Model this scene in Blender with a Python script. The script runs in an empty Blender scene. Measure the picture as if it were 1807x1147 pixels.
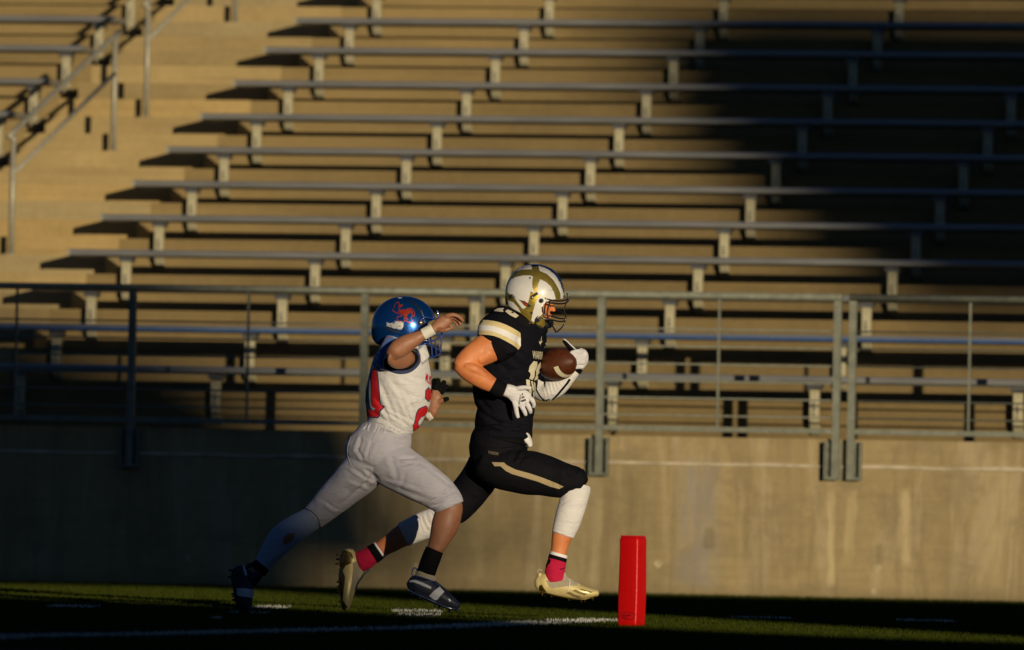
import bpy, bmesh, math, random
import numpy as np
from mathutils import Vector, Matrix, noise
from mathutils.bvhtree import BVHTree
R = math.radians
random.seed(7); rng = np.random.default_rng(7)
scene = bpy.context.scene
COL = scene.collection

# ------------------------------------------------------------------ camera
FPX = 15190.0            # focal length in pixels of an 1807 px wide picture
EYE = 0.557              # camera height
PITCH = math.atan((910 - 573.5) / FPX)
ROLL = 0.0195
cam_d = bpy.data.cameras.new('camera'); cam = bpy.data.objects.new('camera', cam_d); COL.objects.link(cam)
cam_d.sensor_width = 36.0; cam_d.lens = 36.0 * FPX / 1807.0
cam_d.clip_start = 1.0; cam_d.clip_end = 6000
CROT = Matrix.Rotation(math.pi / 2 + PITCH, 3, 'X') @ Matrix.Rotation(ROLL, 3, 'Z')
cam.matrix_world = Matrix.Translation((0, 0, EYE)) @ CROT.to_4x4()
cam_d.dof.use_dof = True; cam_d.dof.focus_distance = 46.2; cam_d.dof.aperture_fstop = 3.6
cam_d.dof.aperture_blades = 9
scene.camera = cam

# ------------------------------------------------------------------ light
SUN_AZ = math.atan(0.3544)      # the light travels towards +Y and to the left
SUN_EL = R(7.4)
SUNV = Vector((-math.sin(SUN_AZ) * math.cos(SUN_EL), math.cos(SUN_AZ) * math.cos(SUN_EL), -math.sin(SUN_EL)))
world = bpy.data.worlds.new('World'); scene.world = world; world.use_nodes = True
wn = world.node_tree; bg = wn.nodes['Background']
sky = wn.nodes.new('ShaderNodeTexSky'); sky.sky_type = 'NISHITA'; sky.sun_disc = False
sky.sun_elevation = SUN_EL; sky.sun_rotation = math.atan2(-SUNV.x, -SUNV.y)
sky.air_density = 1.0; sky.dust_density = 0.4; sky.ozone_density = 3.0
tint = wn.nodes.new('ShaderNodeMix'); tint.data_type = 'RGBA'; tint.blend_type = 'MULTIPLY'; tint.inputs[0].default_value = 1.0
tint.inputs[7].default_value = (0.72, 0.95, 1.4, 1); wn.links.new(sky.outputs[0], tint.inputs[6])
wn.links.new(tint.outputs[2], bg.inputs[0]); bg.inputs[1].default_value = 0.034
sl = bpy.data.lights.new('sun', 'SUN'); sun = bpy.data.objects.new('sun', sl); COL.objects.link(sun)
sl.energy = 5.0; sl.angle = R(0.45); sl.color = (1.0, 0.84, 0.60)
sun.rotation_euler = SUNV.to_track_quat('-Z', 'Y').to_euler()
scene.view_settings.view_transform = 'Standard'; scene.view_settings.look = 'None'
scene.view_settings.exposure = -0.62; scene.view_settings.gamma = 1.0
scene.cycles.diffuse_bounces = 1

# ------------------------------------------------------------------ helpers
def tag(o, label=None, cat=None, group=None, kind=None):
    if label: o['label'] = label
    if cat: o['category'] = cat
    if group: o['group'] = group
    if kind: o['kind'] = kind
    return o
def empty(name, loc=(0, 0, 0), rz=0.0, label=None, cat=None, group=None):
    o = bpy.data.objects.new(name, None); COL.objects.link(o)
    o.location = loc; o.rotation_euler = (0, 0, rz); o.empty_display_size = 0.1
    return tag(o, label, cat, group)
def link(name, me, mat=None, parent=None, smooth=None):
    o = bpy.data.objects.new(name, me); COL.objects.link(o)
    if mat is not None: me.materials.clear(); me.materials.append(mat)
    if parent is not None: o.parent = parent
    if smooth is not None: me.polygons.foreach_set('use_smooth', [smooth] * len(me.polygons))
    return o
def bm_obj(name, bm, mat=None, parent=None, smooth=None, bevel=0.0, seg=2):
    if bevel:
        es = [e for e in bm.edges if len(e.link_faces) == 2 and e.calc_face_angle(0) > 0.5]
        bmesh.ops.bevel(bm, geom=es, offset=bevel, segments=seg, affect='EDGES', clamp_overlap=True)
    bmesh.ops.recalc_face_normals(bm, faces=bm.faces[:])
    me = bpy.data.meshes.new(name); bm.to_mesh(me); bm.free()
    return link(name, me, mat, parent, smooth)
def add_box(bm, x0, x1, y0, y1, z0, z1):
    v = [bm.verts.new(p) for p in ((x0,y0,z0),(x1,y0,z0),(x1,y1,z0),(x0,y1,z0),(x0,y0,z1),(x1,y0,z1),(x1,y1,z1),(x0,y1,z1))]
    for f in ((0,3,2,1),(4,5,6,7),(0,1,5,4),(1,2,6,5),(2,3,7,6),(3,0,4,7)): bm.faces.new([v[i] for i in f])
def add_prism(bm, prof, x0, x1, axis='x'):
    """polygon of (a, b) pairs swept along an axis"""
    def mk(p, q): return (q, p[0], p[1]) if axis == 'x' else ((p[0], q, p[1]) if axis == 'y' else (p[0], p[1], q))
    a = [bm.verts.new(mk(p, x0)) for p in prof]; b = [bm.verts.new(mk(p, x1)) for p in prof]
    n = len(prof); bm.faces.new(a); bm.faces.new(b[::-1])
    for i in range(n): bm.faces.new((a[i], b[i], b[(i+1) % n], a[(i+1) % n]))
def add_tube(bm, pts, rad, seg=10, closed=False, cap=True):
    pts = [Vector(p) for p in pts]; n = len(pts); rings = []
    rads = rad if isinstance(rad, (list, tuple)) else [rad] * n
    up = None
    for i, p in enumerate(pts):
        if closed: d = pts[(i+1) % n] - pts[i-1]
        else: d = pts[min(i+1, n-1)] - pts[max(i-1, 0)]
        d.normalize()
        if up is None:
            up = Vector((0, 0, 1)) if abs(d.z) < 0.9 else Vector((1, 0, 0))
        s = d.cross(up)
        if s.length < 1e-6: s = d.cross(Vector((0, 1, 0)))
        s.normalize(); up = s.cross(d).normalized()
        rings.append([bm.verts.new(p + (s * math.cos(a) + up * math.sin(a)) * rads[i]) for a in [2*math.pi*k/seg for k in range(seg)]])
    m = n if closed else n - 1
    for i in range(m):
        A, B = rings[i], rings[(i+1) % n]
        for k in range(seg): bm.faces.new((A[k], A[(k+1) % seg], B[(k+1) % seg], B[k]))
    if cap and not closed:
        bm.faces.new(rings[0][::-1]); bm.faces.new(rings[-1])
def spline(pts, k=6, closed=False):
    pts = [Vector(p) for p in pts]; n = len(pts); out = []
    rngi = range(n if closed else n - 1)
    for i in rngi:
        if closed: p0, p1, p2, p3 = pts[i-1], pts[i], pts[(i+1) % n], pts[(i+2) % n]
        else: p0, p1, p2, p3 = pts[max(i-1, 0)], pts[i], pts[i+1], pts[min(i+2, n-1)]
        for j in range(k):
            t = j / k
            out.append(0.5 * ((2*p1) + (p2-p0)*t + (2*p0-5*p1+4*p2-p3)*t*t + (3*p1-p0-3*p2+p3)*t*t*t))
    if not closed: out.append(pts[-1].copy())
    return out

# pixel of the 1807 x 1147 photograph -> point at distance Y
def ray(px, py):
    d = CROT @ Vector(((px - 903.5) / FPX, -(py - 573.5) / FPX, -1.0))
    return d / d.y
def P(px, py, Y):
    d = ray(px, py); return Vector((d.x * Y, Y, EYE + d.z * Y))
def G(px, py):
    d = ray(px, py); Y = -EYE / d.z
    return Vector((d.x * Y, Y, 0.0))

# ------------------------------------------------------------------ materials
class NT:
    def __init__(s, name):
        s.m = bpy.data.materials.new(name); s.m.use_nodes = True; s.t = s.m.node_tree
        s.b = s.t.nodes['Principled BSDF']
    def n(s, typ, **kw):
        o = s.t.nodes.new(typ)
        for k, v in kw.items():
            if k.startswith('i_'): o.inputs[k[2:].replace('_', ' ')].default_value = v
            else: setattr(o, k, v)
        return o
    def l(s, a, b): s.t.links.new(a, b)
    def coord(s, kind='Object', scale=(1, 1, 1), loc=(0, 0, 0), rot=(0, 0, 0)):
        c = s.n('ShaderNodeTexCoord'); mp = s.n('ShaderNodeMapping')
        mp.inputs['Scale'].default_value = scale; mp.inputs['Location'].default_value = loc; mp.inputs['Rotation'].default_value = rot
        s.l(c.outputs[kind], mp.inputs[0]); return mp.outputs[0]
    def noise(s, vec, scale=5, detail=4, rough=0.55, dist=0.0):
        o = s.n('ShaderNodeTexNoise'); o.inputs['Scale'].default_value = scale; o.inputs['Detail'].default_value = detail
        o.inputs['Roughness'].default_value = rough; o.inputs['Distortion'].default_value = dist
        if vec is not None: s.l(vec, o.inputs['Vector'])
        return o.outputs['Fac']
    def ramp(s, fac, stops, interp='LINEAR'):
        o = s.n('ShaderNodeValToRGB'); cr = o.color_ramp; cr.interpolation = interp
        while len(cr.elements) < len(stops): cr.elements.new(0.5)
        for e, (p, c) in zip(cr.elements, stops):
            e.position = p; e.color = (c, c, c, 1) if not hasattr(c, '__len__') else (*c, 1)
        s.l(fac, o.inputs[0]); return o.outputs[0]
    def mix(s, fac, a, b, blend='MIX'):
        o = s.n('ShaderNodeMix', data_type='RGBA', blend_type=blend)
        for i, v in ((0, fac), (6, a), (7, b)):
            if hasattr(v, 'links') or isinstance(v, bpy.types.NodeSocket): s.l(v, o.inputs[i])
            elif i == 0: o.inputs[0].default_value = v
            else: o.inputs[i].default_value = (*v, 1)
        return o.outputs[2]
    def math(s, op, a, b=None, clamp=False):
        o = s.n('ShaderNodeMath', operation=op, use_clamp=clamp)
        for i, v in ((0, a), (1, b)):
            if v is None: continue
            if isinstance(v, bpy.types.NodeSocket): s.l(v, o.inputs[i])
            else: o.inputs[i].default_value = v
        return o.outputs[0]
    def col(s, v):
        if isinstance(v, bpy.types.NodeSocket): s.l(v, s.b.inputs['Base Color'])
        else: s.b.inputs['Base Color'].default_value = (*v, 1)
    def bump(s, h, strength=0.3, dist=0.01):
        o = s.n('ShaderNodeBump'); o.inputs['Strength'].default_value = strength; o.inputs['Distance'].default_value = dist
        s.l(h, o.inputs['Height']); s.l(o.outputs[0], s.b.inputs['Normal'])
    def set(s, **kw):
        for k, v in kw.items(): s.b.inputs[k.replace('_', ' ')].default_value = v
        return s

def simple(name, c, rough=0.6, metal=0.0, var=0.12, nscale=20, bump=0.0, bscale=200, **kw):
    m = NT(name); v = m.coord()
    f = m.noise(v, nscale, 4)
    dark = tuple(x * (1 - var) for x in c); lite = tuple(min(1, x * (1 + var)) for x in c)
    m.col(m.ramp(f, [(0.3, dark), (0.7, lite)]))
    m.set(Roughness=rough, Metallic=metal)
    for k, vv in kw.items(): m.b.inputs[k.replace('_', ' ')].default_value = vv
    if bump: m.bump(m.noise(v, bscale, 3), bump, 0.002)
    return m.m

M = {}
def mk_concrete(name, base, seed, wall=False, side=False):
    m = NT(name); v = m.coord(loc=(seed, seed, 0))
    big = m.noise(v, 0.9, 5, 0.6)
    fine = m.noise(v, 14, 6, 0.65)
    hor = m.noise(m.coord(scale=(0.35, 1, 9), loc=(seed, 0, 3)), 2.2, 4, 0.6)
    c = m.ramp(big, [(0.3, tuple(x * 0.72 for x in base)), (0.52, base), (0.72, tuple(min(1, x * 1.25) for x in base))])
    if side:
        # the terrace colour blends paler left of the aisle
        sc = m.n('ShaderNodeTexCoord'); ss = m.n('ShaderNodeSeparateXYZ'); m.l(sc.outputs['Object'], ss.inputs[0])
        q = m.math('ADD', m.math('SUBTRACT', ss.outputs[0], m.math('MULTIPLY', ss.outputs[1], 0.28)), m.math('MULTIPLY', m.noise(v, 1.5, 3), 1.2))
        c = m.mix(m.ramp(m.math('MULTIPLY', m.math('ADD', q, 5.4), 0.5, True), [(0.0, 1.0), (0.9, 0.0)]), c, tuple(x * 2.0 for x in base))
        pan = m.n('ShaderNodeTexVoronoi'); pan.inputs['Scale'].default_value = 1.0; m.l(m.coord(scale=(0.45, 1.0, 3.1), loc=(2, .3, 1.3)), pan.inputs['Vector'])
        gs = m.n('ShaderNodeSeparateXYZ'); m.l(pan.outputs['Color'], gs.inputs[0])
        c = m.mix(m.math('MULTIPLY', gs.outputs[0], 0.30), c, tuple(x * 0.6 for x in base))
    c = m.mix(0.5, c, m.ramp(fine, [(0.3, tuple(x * 0.8 for x in base)), (0.7, tuple(x * 1.15 for x in base))]))
    c = m.mix(m.ramp(hor, [(0.5, 0.0), (0.75, 0.45)]), c, tuple(x * f for x, f in zip(base, (0.62, 0.6, 0.6))))
    if wall:
        # water streaks run down the face
        ver = m.noise(m.coord(scale=(1.5, 1, 0.16), loc=(seed * 2, 0, 0)), 1.6, 6, 0.62, 0.5)
        c = m.mix(m.ramp(ver, [(0.40, 0.0), (0.50, 0.55), (0.52, 0.1), (0.62, 0.0)]), c, tuple(x * f for x, f in zip(base, (0.66, 0.64, 0.66))))
        ver2 = m.noise(m.coord(scale=(2.6, 1, 0.35), loc=(4, 0, seed)), 1.3, 5, 0.65, 0.7)
        c = m.mix(m.ramp(ver2, [(0.52, 0.0), (0.60, 0.5)]), c, tuple(min(1, x * f) for x, f in zip(base, (1.3, 1.36, 1.7))))
        blot = m.noise(m.coord(scale=(1, 1, 1.6), loc=(1, 0, 7)), 1.9, 6, 0.65, 0.4)
        c = m.mix(m.ramp(blot, [(0.50, 0.0), (0.62, 0.6)]), c, tuple(x * f for x, f in zip(base, (0.68, 0.68, 0.74))))
        blot2 = m.noise(m.coord(scale=(1, 1, 1.3), loc=(9, 0, 2)), 4.5, 5, 0.6, 0.3)
        c = m.mix(m.ramp(blot2, [(0.58, 0.0), (0.68, 0.4)]), c, tuple(min(1, x * f) for x, f in zip(base, (1.25, 1.2, 1.2))))
        oc = m.n('ShaderNodeTexCoord'); sp = m.n('ShaderNodeSeparateXYZ'); m.l(oc.outputs['Object'], sp.inputs[0])
        wob = m.math('ADD', m.math('MULTIPLY', m.math('SUBTRACT', m.noise(m.coord(scale=(1, 1, 1)), 2.5, 3), 0.5), 0.10), m.math('MULTIPLY', m.math('SUBTRACT', m.noise(m.coord(), 25, 3), 0.5), 0.03))
        tx = m.math('ADD', sp.outputs[0], wob)
        def streak(cc, t, w, z0, z1, colr, amt):
            d = m.math('ABSOLUTE', m.math('SUBTRACT', tx, t))
            a = m.math('SUBTRACT', 1.0, m.math('DIVIDE', d, w), True)
            zc, zh = (z0 + z1) / 2, (z1 - z0) / 2
            b = m.math('SUBTRACT', 1.0, m.math('DIVIDE', m.math('ABSOLUTE', m.math('SUBTRACT', sp.outputs[2], zc)), zh), True)
            b = m.math('MULTIPLY', b, 6.0, True)
            a = m.math('MULTIPLY', m.math('MULTIPLY', a, 1.7, True), b); a = m.math('MULTIPLY', a, m.ramp(m.noise(m.coord(scale=(6, 1, 1.2)), 3, 4), [(0.35, 0.35), (0.6, 1.15)]), True)
            return m.mix(m.math('MULTIPLY', a, amt), cc, colr)
        pale = tuple(min(1, x * f) for x, f in zip(base, (1.5, 1.55, 1.7)))
        tx_list = STREAKS
        for (t, w, z0, z1, k, amt) in tx_list:
            cl = {'p': pale, 'g': tuple(sum(base) / 3 * f for f in (1.05, 0.98, 0.88)), 'd': tuple(x * 0.5 for x in base)}[k]
            c = streak(c, t, w, z0, z1, cl, amt)
        # splashed dirt near the turf
        low = m.math('SUBTRACT', 1.0, m.math('DIVIDE', sp.outputs[2], 0.10), True)
        c = m.mix(m.math('MULTIPLY', low, 0.55), c, tuple(x * 0.55 for x in base))
    pits = m.n('ShaderNodeTexVoronoi'); pits.inputs['Scale'].default_value = 9; m.l(v, pits.inputs['Vector'])
    c = m.mix(m.ramp(pits.outputs['Distance'], [(0.03, 0.5), (0.07, 0.0)]), c, tuple(x * 0.45 for x in base))
    m.col(c); m.set(Roughness=0.9)
    m.bump(m.mix(0.5, m.noise(v, 60, 5), m.noise(v, 8, 4)), 0.35, 0.012)
    return m.m

# ------------------------------------------------------------------ frame of the stand: x along it, y into it
PSI = R(12.0); WY = 63.4
cP, sP = math.cos(PSI), math.sin(PSI)
def W(t, n, z=0.0): return Vector((t * cP + n * sP, WY - t * sP + n * cP, z))
def TN(px, py, n):           # where the ray of a pixel meets the plane at depth n in the stand
    d = ray(px, py)
    # point = d*Y ; n = x*sP + (y-WY)*cP
    Y = (n + WY * cP) / (d.x * sP + cP)
    x, y = d.x * Y, Y
    return x * cP - (y - WY) * sP, EYE + d.z * Y
# STREAKS: t, half width, z0, z1, kind, amount
STREAKS = []
for (px, w, y0, y1, k, a) in ((1468, .035, 860, 1040, 'p', .75), (1503, .05, 860, 985, 'p', .5), (1597, .055, 860, 1000, 'p', .7), (1130, .26, 790, 1050, 'd', .3), (1330, .16, 790, 1050, 'd', .18), (1660, .2, 790, 1050, 'd', .22), (1760, .14, 790, 1050, 'p', .18), (1020, .12, 790, 1050, 'p', .35), (1235, .2, 800, 1050, 'g', .55),
                              (1118, .05, 830, 1050, 'd', .25), (1310, .03, 840, 1050, 'p', .25), (1252, .05, 930, 970, 'd', .6), (990, .06, 800, 1000, 'p', .2),
                              (845, .07, 800, 1030, 'p', .3), (1550, .035, 960, 1010, 'd', .4), (1690, .05, 830, 1050, 'p', .22), (1055, .04, 850, 1040, 'p', .3)):
    t, zt = TN(px, y0, 0); _, zb = TN(px, y1, 0)
    STREAKS.append((t, w, zb, zt, k, a))
CONC = (0.37, 0.28, 0.155)
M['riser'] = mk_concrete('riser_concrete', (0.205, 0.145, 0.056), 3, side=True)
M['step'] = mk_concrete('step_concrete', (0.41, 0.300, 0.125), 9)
STEPS = [M['step'], mk_concrete('orange_step_concrete', (0.42, 0.295, 0.112), 14), mk_concrete('grey_step_concrete', (0.37, 0.285, 0.135), 21), mk_concrete('dark_step_concrete', (0.34, 0.25, 0.105), 27)]
M['wall'] = mk_concrete('wall_concrete', (0.37, 0.285, 0.135), 5, wall=True)
M['joint'] = simple('pale_joint', (0.52, 0.44, 0.30), 0.9, var=0.3, nscale=6)
m = NT('aluminium_plank'); v = m.coord(scale=(0.25, 8, 8)); f = m.noise(v, 10, 5)
m.col(m.ramp(f, [(0.3, (0.27, 0.275, 0.27)), (0.7, (0.36, 0.365, 0.35))])); m.set(Metallic=0.62, Roughness=0.42)
m.l(m.ramp(m.noise(m.coord(scale=(0.6, 6, 6)), 4, 4), [(0.3, 0.34), (0.7, 0.5)]), m.b.inputs['Roughness']); M['plank'] = m.m
M['plug'] = simple('grouted_plug', (0.46, 0.37, 0.21), 0.9, var=0.35, nscale=40)
M['blue_edge'] = simple('blue_edge_strip', (0.035, 0.085, 0.22), 0.45, var=0.2)
m = NT('galvanised_bracket'); v = m.coord(); f = m.noise(v, 30, 5)
m.col(m.ramp(f, [(0.3, (0.40, 0.36, 0.22)), (0.7, (0.56, 0.51, 0.33))])); m.set(Metallic=0.25, Roughness=0.5); M['bracket'] = m.m
m = NT('galvanised_rail'); v = m.coord(); f = m.noise(v, 18, 5)
m.col(m.ramp(f, [(0.3, (0.17, 0.18, 0.14)), (0.7, (0.27, 0.28, 0.21))])); m.set(Metallic=0.25, Roughness=0.6); M['rail'] = m.m
m = NT('handrail_steel'); v = m.coord(); m.col(m.ramp(m.noise(v, 18, 5), [(0.3, (0.32, 0.30, 0.22)), (0.7, (0.46, 0.43, 0.32))])); m.set(Metallic=0.3, Roughness=0.5); M['handrail'] = m.m
M['bolt'] = simple('bolt_steel', (0.2, 0.2, 0.2), 0.4, 0.8)
M['blocker_dark'] = simple('dark_blocker', (0.05, 0.055, 0.06), 0.7)

# ------------------------------------------------------------------ ground
bm = bmesh.new()
for q in ([(-900, -900), (900, -900), (900, 1500), (-900, 1500)],):
    bm.faces.new([bm.verts.new((x, y, 0)) for x, y in q])
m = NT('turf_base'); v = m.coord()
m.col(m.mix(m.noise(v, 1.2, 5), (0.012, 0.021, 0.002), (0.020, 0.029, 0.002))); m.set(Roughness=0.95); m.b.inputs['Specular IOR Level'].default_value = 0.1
m.bump(m.noise(v, 90, 4), 0.8, 0.02)
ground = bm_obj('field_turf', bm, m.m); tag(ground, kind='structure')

m = NT('turf_paint'); v = m.coord(scale=(1, 1, 1))
f = m.noise(v, 60, 4, 0.7)
m.col(m.ramp(f, [(0.35, (0.10, 0.16, 0.07)), (0.55, (0.40, 0.40, 0.36)), (0.75, (0.55, 0.55, 0.5))])); m.set(Roughness=0.95); m.bump(f, 0.8, 0.02); M['paint'] = m.m
def ground_strip(name, pix, w, z=0.004, n=40):
    c = spline([G(*p) for p in pix], 12)
    bm = bmesh.new(); prev = None
    for i, p in enumerate(c):
        d = (c[min(i+1, len(c)-1)] - c[max(i-1, 0)]).normalized(); s = Vector((-d.y, d.x, 0))
        j = 1 + 0.12 * math.sin(i * 1.7) + 0.1 * random.random()
        a = bm.verts.new(p + s * w * j * 0.5 + Vector((0, 0, z))); b = bm.verts.new(p - s * w * j * 0.5 + Vector((0, 0, z)))
        if prev: bm.faces.new((prev[0], a, b, prev[1]))
        prev = (a, b)
    return tag(bm_obj(name, bm, M['paint']), kind='structure')
def ground_quad(name, x0, x1, y0, y1, z=0.004):
    # a painted tick lying on the turf
    q = [G(x0, y0), G(x1, y0 + (x1 - x0) * 0.02), G(x1, y1 + (x1 - x0) * 0.02), G(x0, y1)]
    bm = bmesh.new(); vs = [bm.verts.new(p + Vector((0, 0, z))) for p in q]; bm.faces.new(vs)
    return tag(bm_obj(name, bm, M['paint']), kind='structure')
LINE_PIX = [(-120, 1133), (0, 1126), (250, 1122), (500, 1116), (750, 1110), (940, 1101.5), (1072, 1095.5)]
ground_strip('painted_goal_line', LINE_PIX, 0.34)
TICKS = ((443, 504, 1071, 1075), (400, 474, 1081.5, 1083.5), (80, 165, 1069, 1073), (690, 780, 1078, 1081.5), (700, 775, 1084.5, 1088), (1290, 1400, 1090, 1092), (1590, 1690, 1095, 1098), (370, 390, 1091, 1094))
for tk in TICKS: ground_quad('painted_yard_mark', *tk)

# blades of artificial turf
def turf():
    N = 330000
    Y = rng.uniform(33.5 ** 0.5, 63.2 ** 0.5, N) ** 2
    X = rng.uniform(-1, 1, N) * (Y * 0.0625 + 0.4)
    keep = (X * sP + (Y - WY) * cP) < -0.02
    X, Y = X[keep], Y[keep]; N = len(X)
    h = rng.uniform(0.010, 0.022, N); a = rng.uniform(0, 2 * np.pi, N); w = rng.uniform(0.002, 0.004, N)
    lean = rng.normal(0, 0.007, (N, 2))
    co = np.zeros((N, 3, 3), np.float32)
    co[:, 0] = np.stack([X - np.cos(a) * w, Y - np.sin(a) * w, np.zeros(N)], 1)
    co[:, 1] = np.stack([X + np.cos(a) * w, Y + np.sin(a) * w, np.zeros(N)], 1)
    co[:, 2] = np.stack([X + lean[:, 0], Y + lean[:, 1], h], 1)
    me = bpy.data.meshes.new('turf_blades')
    me.vertices.add(N * 3); me.vertices.foreach_set('co', co.ravel())
    me.loops.add(N * 3); me.loops.foreach_set('vertex_index', np.arange(N * 3, dtype=np.int32))
    me.polygons.add(N); me.polygons.foreach_set('loop_start', np.arange(0, N * 3, 3, dtype=np.int32))
    # blades standing on the painted line are white
    white = np.zeros(N, np.int32)
    c = np.array([G(*p)[:2] for p in LINE_PIX])
    for i in range(len(c) - 1):
        p, q = c[i], c[i+1]; d = q - p; L = np.hypot(*d); d /= L
        rx, ry = X - p[0], Y - p[1]; s = rx * d[0] + ry * d[1]; o = np.abs(-rx * d[1] + ry * d[0])
        white |= ((s > 0) & (s < L) & (o < 0.165 + rng.normal(0, 0.02, N))).astype(np.int32)
    for (x0, x1, y0, y1) in TICKS:
        A, B, C_ = G(x0, y1), G(x1, y1 + (x1 - x0) * 0.02), G(x0, y0)
        u = (X - A.x) / (B.x - A.x); vv = (Y - A.y - (B.y - A.y) * u) / (C_.y - A.y)
        white |= ((u > 0) & (u < 1) & (vv > 0) & (vv < 1)).astype(np.int32)
    white &= (rng.random(N) < 0.85)
    me.materials.append(M['blade']); me.materials.append(M['blade_w'])
    me.polygons.foreach_set('material_index', white)
    me.update(); me.validate()
    return tag(link('artificial_turf', me), 'short green artificial turf blades across the playing field', 'grass', kind='stuff')
m = NT('turf_blade'); v = m.coord()
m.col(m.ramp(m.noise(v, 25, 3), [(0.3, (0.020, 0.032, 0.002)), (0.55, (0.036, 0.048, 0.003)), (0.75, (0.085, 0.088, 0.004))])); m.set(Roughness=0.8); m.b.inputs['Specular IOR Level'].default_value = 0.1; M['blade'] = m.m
M['blade_w'] = simple('painted_blade', (0.50, 0.50, 0.45), 0.8)
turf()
# ------------------------------------------------------------------ stand
SEATZ = [1.649, 1.980, 2.308, 2.613, 2.9255, 3.236, 3.554, 3.873, 4.198, 4.530, 4.835, 5.155, 5.48, 5.80]
N0, DN = 1.84, 0.88
TR = [z - (0.190 if k < 5 else 0.176 if k < 8 else 0.166) for k, z in enumerate(SEATZ)]; FLOOR = 1.16
def nrow(i): return N0 + DN * i
TL, TRt = -18.0, 18.0
stand = empty('concrete_stand', W(0, 0, 0), -PSI, 'tan concrete grandstand stepping up behind the field wall in low sun', 'grandstand')
bm = bmesh.new()
prof = [(0.30, 0.0), (0.30, FLOOR)]
z = FLOOR
for i, tz in enumerate(TR):
    prof += [(nrow(i), z), (nrow(i), tz)]; z = tz
prof += [(nrow(len(TR) - 1) + 1.2, z), (nrow(len(TR) - 1) + 1.2, 0.0)]
add_prism(bm, prof, TL, TRt)
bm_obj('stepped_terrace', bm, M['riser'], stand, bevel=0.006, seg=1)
# aisle: its half steps
def aisle_t(i, side):   # bench ends either side of the aisle, by row
    ends_r = {3: 132, 4: 190, 5: 246, 6: 306, 7: 365, 8: 423, 9: 477, 10: 531}
    e = ends_r.get(i)
    if e is None: e = 531 + 52 * (i - 10) if i > 10 else 66 - 66 * (2 - i)
    yy = {0: 645, 1: 570, 2: 498, 3: 440, 4: 375, 5: 317, 6: 254, 7: 196, 8: 141, 9: 83, 10: 30, 11: -25, 12: -80, 13: -130}[i]
    t, _ = TN(e, yy, nrow(i))
    return t if side > 0 else t - 1.62
for i in range(0, len(TR)):
    zb = TR[i-1] if i else FLOOR
    bm = bmesh.new()
    t1 = aisle_t(i, 1) + 0.10; t0 = t1 - 1.62 - 0.06
    add_box(bm, t0, t1, nrow(i) - 0.44, nrow(i) + 0.001 - 0.004, zb + 0.002, (zb + TR[i]) / 2)
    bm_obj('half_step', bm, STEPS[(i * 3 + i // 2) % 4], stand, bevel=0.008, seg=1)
    # pale cast face of the aisle riser, proud of the terrace
    bm = bmesh.new(); add_box(bm, t0, t1, nrow(i) - 0.004, nrow(i) + 0.3, (zb + TR[i]) / 2 + 0.002, TR[i] + 0.004)
    bm_obj('step_nosing', bm, STEPS[(i * 5 + 1) % 4 if i % 3 else 0], stand, bevel=0.006, seg=1)

# ------------------------------------------------------------------ benches
def bracket_mesh():
    bm = bmesh.new()
    prof = [(-0.125, -0.084), (-0.125, -0.30), (-0.115, -0.35), (-0.085, -0.40), (-0.035, -0.435), (-0.006, -0.445), (-0.006, -0.39), (-0.05, -0.35), (-0.07, -0.30), (-0.07, -0.10), (0.0, -0.10), (0.05, -0.10), (0.05, -0.084)]
    # C section: front flange plus a thin web
    add_prism(bm, prof, -0.037, 0.037)
    bmesh.ops.recalc_face_normals(bm, faces=bm.faces[:])
    es = [e for e in bm.edges if len(e.link_faces) == 2 and e.calc_face_angle(0) > 1.2]
    bmesh.ops.bevel(bm, geom=es, offset=0.006, segments=1, affect='EDGES')
    me = bpy.data.meshes.new('bracket'); bm.to_mesh(me); bm.free(); me.materials.append(M['bracket']); return me
def bolt_mesh():
    bm = bmesh.new()
    for zz in (-0.205, -0.285):
        add_tube(bm, [(0, -0.124, zz), (0, -0.136, zz)], 0.009, 8)
    add_prism(bm, [(-0.008, -0.225), (0.008, -0.225), (0.008, -0.262), (-0.008, -0.262)], -0.128, -0.1245, 'y')
    me = bpy.data.meshes.new('bolt'); bm.to_mesh(me); bm.free(); me.materials.append(M['bolt']); return me
BR, BO = bracket_mesh(), bolt_mesh()
bm = bmesh.new(); add_box(bm, -0.056, 0.056, -0.135, -0.03, -0.092, -0.051); CL = bpy.data.meshes.new('seat_clamp'); bm.to_mesh(CL); bm.free(); CL.materials.append(M['bolt'])
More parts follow.
